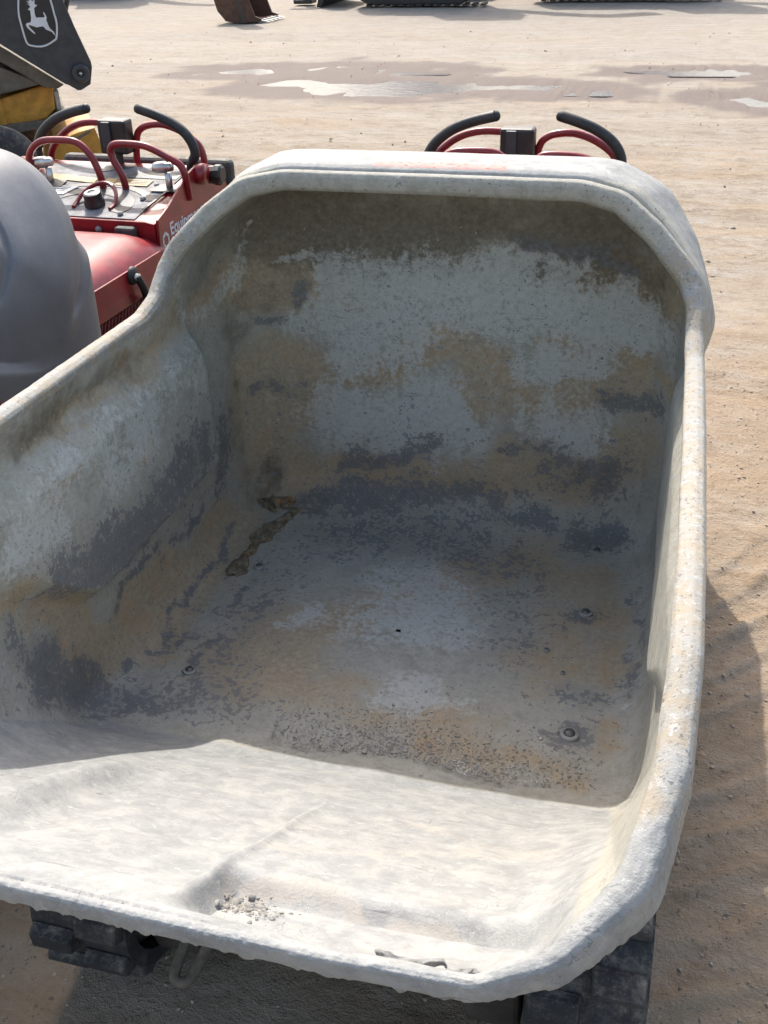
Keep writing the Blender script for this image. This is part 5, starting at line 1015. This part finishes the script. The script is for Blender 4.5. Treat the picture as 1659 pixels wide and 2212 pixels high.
# ------------------------------------------------------------------ the loader behind (charcoal boom, yellow body)
def make_loader():
    root = empty("compact_loader", (-3.4, 6.0, 0)); root.rotation_euler = (0, 0, math.radians(33.37))
    b = MB().prism([(-.927,1.714),(-.042,1.72),(.165,1.187),(.195,1.088),(.204,1.052),(.271,.841),(.273,.807),(.248,.709),(.185,.678),(.164,.679),(.113,.714),(.096,.72),(-.242,.97),(-.673,1.265),(-.927,1.375)], 0, .05, 'y').build("boom_arm", M['arm'], root, bevel=.006)
    p = MB().lathe((.196, -.001, .778), (0, -1, 0), [(.055, -.005), (.055, .030), (.048, .038), (.028, .038), (.024, .026), (0, .026)], 26).build("pivot_pin", M['arm'], b, smooth_shade=True)
    MB().lathe((.196, -.024, .778), (0, -1, 0), [(.014, 0), (.012, .012), (0, .016)], 14).build("grease_fitting", M['chrome'], p, smooth_shade=True)
    sh = [(-.059,1.362),(-.085,1.222),(-.102,1.131),(-.099,1.06),(-.088,.969),(-.058,.949),(-.013,.942),(.026,.948),(.069,.968),(.091,.987),(.106,1.061),(.101,1.12),(.094,1.191),(.068,1.358)]
    em = MB().prism(sh, -.004, -.001, 'y').build("emblem", M['emblem'], b)
    MB().tube([(x, -.005, z) for x, z in sh + sh[:1]], .0055, 6, 3).build("emblem_border", M['white'], em)
    MB().prism([(-.046,1.147),(-.029,1.16),(-.035,1.171),(-.046,1.179),(-.03,1.174),(-.045,1.194),(-.029,1.189),(-.03,1.226),(-.02,1.226),(-.016,1.193),(-.006,1.19),(-.003,1.225),(.007,1.222),(-.002,1.172),(.013,1.169),(.004,1.161),(-.008,1.153),(-.011,1.123),(-.007,1.102),(.039,1.1),(.044,1.104),(.038,1.127),(.044,1.129),(.053,1.107),(.054,1.095),(.049,1.087),(.056,1.056),(.061,1.04),(.081,1.018),(.088,.991),(.07,1.019),(.039,1.033),(.025,1.052),(.004,1.051),(-.013,1.048),(-.029,1.055),(-.054,1.064),(-.059,1.06),(-.051,1.046),(-.036,1.029),(-.028,1.015),(-.033,1.013),(-.047,1.026),(-.066,1.047),(-.074,1.065),(-.066,1.075),(-.043,1.077),(-.036,1.1),(-.033,1.14)], -.007, -.0045, 'y').build("leaping_deer", M['white'], em)
    MB().prism([(-.95, 1.36), (-.67, 1.25), (-.24, .95), (.09, .71), (.05, .69), (-.03, .70), (-.27, .87), (-.80, 1.19), (-.95, 1.25)], .06, .55, 'y').build("boom_crosstube", M['dull'], root, bevel=.008)
    for i in range(3):
        MB().tube([(-.4, .07 + .03 * i, 1.62), (.0, .07 + .03 * i, 1.58), (.19, .07 + .03 * i, 1.28), (.17, .07 + .03 * i, 1.12), (.12, .07, 1.0)], .016, 8, 5).build("hydraulic_hose", M['black'], root, smooth_shade=True)
    body = MB().prism([(-1.9, .47), (-1.9, 1.2), (-.9, 1.1), (-.60, .60)] + [(-.311,.641),(-.054,.703),(.007,.699),(.022,.671),(.015,.555),(-.053,.503),(-.214,.477),(-.308,.489)][:7], .15, .95, 'y').build("body", M['yellow'], root, bevel=.012)
    MB().prism([(-.764,1.048),(-.271,.832),(-.076,.739),(-.038,.718),(-.304,.676)] + [(-.764, .72)], .09, .90, 'y').build("fender_beam", M['dull'], body, bevel=.006)
    MB().box((.035, .30, .606), (.03, .30, .115)).build("edge_plate", M['steel'], body, bevel=.004)
    MB().prism([(-.60, .42), (-.307, .492), (-.054, .503), (.027, .553), (.077, .529), (-.006, .472), (-.307, .430), (-.60, .38)], .10, .85, 'y').build("belly_plate", M['dull'], body, bevel=.004)
    MB().prism([(-.335, .49), (-.30, .49), (-.305, .64), (-.335, .635)], .135, .148, 'y').build("rib", M['yellow'], body)
    MB().prism([(-1.8, 1.1), (-1.7, 2.1), (-1.1, 2.1), (-.95, 1.1)], .2, .9, 'y').build("cab", M['black'], root, bevel=.03)
    for x in (-.40, -1.55):
        for yy in (-.34, 1.15):
            w = MB().lathe((x, yy, .285), (0, 1, 0), [(.10, -.10), (.16, -.12), (.25, -.12), (.280, -.08), (.285, 0), (.280, .08), (.25, .12), (.16, .12), (.10, .10)], 40).build("wheel", M['rubber'], root, smooth_shade=True)
            MB().lathe((x, yy - .06, .285), (0, -1, 0), [(.155, 0), (.15, .03), (.07, .02), (.06, .05), (0, .05)], 24).build("rim", M['yellow'], w, smooth_shade=True)
    bk = MB().prism([(-.12, .15)] + [(-.069,.351),(-.034,.4),(.126,.451),(.222,.469),(.238,.411),(.257,.299)] + [(.29, .10), (.42, .075), (.42, .05), (.0, .05)], -.1, .9, 'y').build("bucket", M['yellow'], root, bevel=.006)
    MB().prism([(.09, .415), (.20, .462), (.185, .44), (.15, .425), (.105, .40)], -.108, -.10, 'y').build("chipped_edge", M['dull'], bk)
    return tag(root, "yellow loader with charcoal boom bearing a white leaping deer emblem", "loader")
make_loader()

# ------------------------------------------------------------------ far machines along the top of the lot
def far_bucket():
    root = empty("digger_bucket", (-6.66, 17.4, 0))
    side = [(-.44, .62), (-.46, .40), (-.40, .18), (-.27, .03), (-.10, .0), (.30, .02), (.36, .06), (.24, .10), (.05, .62)]
    b = MB()
    b.prism(side, -.40, -.36, 'y'); b.prism(side, .36, .40, 'y')
    outer = side[:6]
    for (x0, z0), (x1, z1) in zip(outer[:-1], outer[1:]):
        nx, nz = (z1 - z0), -(x1 - x0); l = math.hypot(nx, nz); nx, nz = nx / l * -.03, nz / l * -.03
        b.prism([(x0, z0), (x1, z1), (x1 + nx, z1 + nz), (x0 + nx, z0 + nz)], -.36, .36, 'y')
    sh = b.build("shell", M['rust'], root)
    for i in range(5):
        MB().prism([(.28, .0), (.47, .02), (.30, .05)], -.37 + i * .17, -.30 + i * .17, 'y').build("tooth", M['steel'], root)
    MB().prism([(.0, .0), (.09, .0), (-.05, .62), (-.14, .62)], -.405, -.40, 'y').build("wear_bar", M['frame'], root)
    MB().box((-.15, 0, 1.05), (.28, .24, 1.0), Matrix.Rotation(.15, 3, 'Y')).build("dipper_arm", M['black'], root, bevel=.02)
    tag(root, "rusty toothed digger bucket resting on the far dirt", "bucket")
far_bucket()

def crawler(loc, rz, w, ln, label, blade=False, col='black'):
    root = empty("tracked_excavator", loc); root.rotation_euler = (0, 0, rz)
    for s in (-1, 1):
        pts = [(-ln / 2 + .3, .04), (ln / 2 - .3, .04), (ln / 2 - .08, .16), (ln / 2, .36), (ln / 2 - .1, .56), (ln / 2 - .3, .66), (-ln / 2 + .3, .66), (-ln / 2 + .1, .56), (-ln / 2, .36), (-ln / 2 + .08, .16)]
        t = MB().prism(pts, s * w / 2 - .2, s * w / 2 + .2, 'y').build("track", M['black'], root, bevel=.02)
        for i in range(int(ln / .16)):
            MB().box((-ln / 2 + .3 + i * .16, s * w / 2, .03), (.07, .41, .03)).build("track_pad", M['rubber'], t)
        for i in range(5):
            MB().disc((-ln / 2 + .45 + i * (ln - .9) / 4, s * w / 2 - .21, .33), (0, 1, 0), .11, .05, 14).build("roller", M['steel'], t)
    MB().box((0, 0, .85), (ln * .45, w * .55, .4)).build("turntable", M['black'], root, bevel=.02)
    MB().box((-.3, 0, 1.55), (ln * .9, w * .95, 1.0)).build("house", M[col], root, bevel=.08, seg=3)
    MB().box((ln * .2, -w * .25, 2.3), (1.2, .9, 1.4)).build("cab", M['bdecal'], root, bevel=.06)
    MB().tube([(ln * .3, .2, 1.6), (ln * .8, .2, 3.4), (ln * 1.3, .2, 3.2)], .2, 8, 5).build("boom", M[col], root)
    if blade:
        MB().prism([(-ln / 2 - .7, .0), (-ln / 2 - .62, .0), (-ln / 2 - .25, .7), (-ln / 2 - .5, .7)], -w / 2 - .1, w / 2 + .1, 'y').build("dozer_blade", M['black'], root)
    tag(root, label, "excavator", "machines lined up along the far side of the lot")
crawler((-4.45, 20.6, 0), .03, 1.5, 2.3, "black tracked machine with dozer blade at the top of the lot, nearest the rusty bucket", True)
crawler((-.9, 21.6, 0), .02, 1.9, 3.3, "dark tracked machine behind the end of the far row", False)
crawler((-12.4, 22.9, 0), .05, 1.7, 2.6, "dark tracked machine at the far end of the row above the charcoal boom", False)

def far_stand():
    root = empty("machine_outrigger", (-6.75, 20.3, 0))
    MB().box((.05, 0, .06), (.36, .34, .08)).build("foot_pad", M['black'], root, bevel=.02)
    MB().box((.10, 0, .55), (.16, .16, .95)).build("leg", M['yellow'], root, bevel=.02)
    MB().box((-.10, 0, 1.0), (.5, .2, .2)).build("bracket", M['yellow'], root, bevel=.02)
    tag(root, "yellow outrigger leg on a black pad between the rusty bucket and the dozer blade", "outrigger")
far_stand()
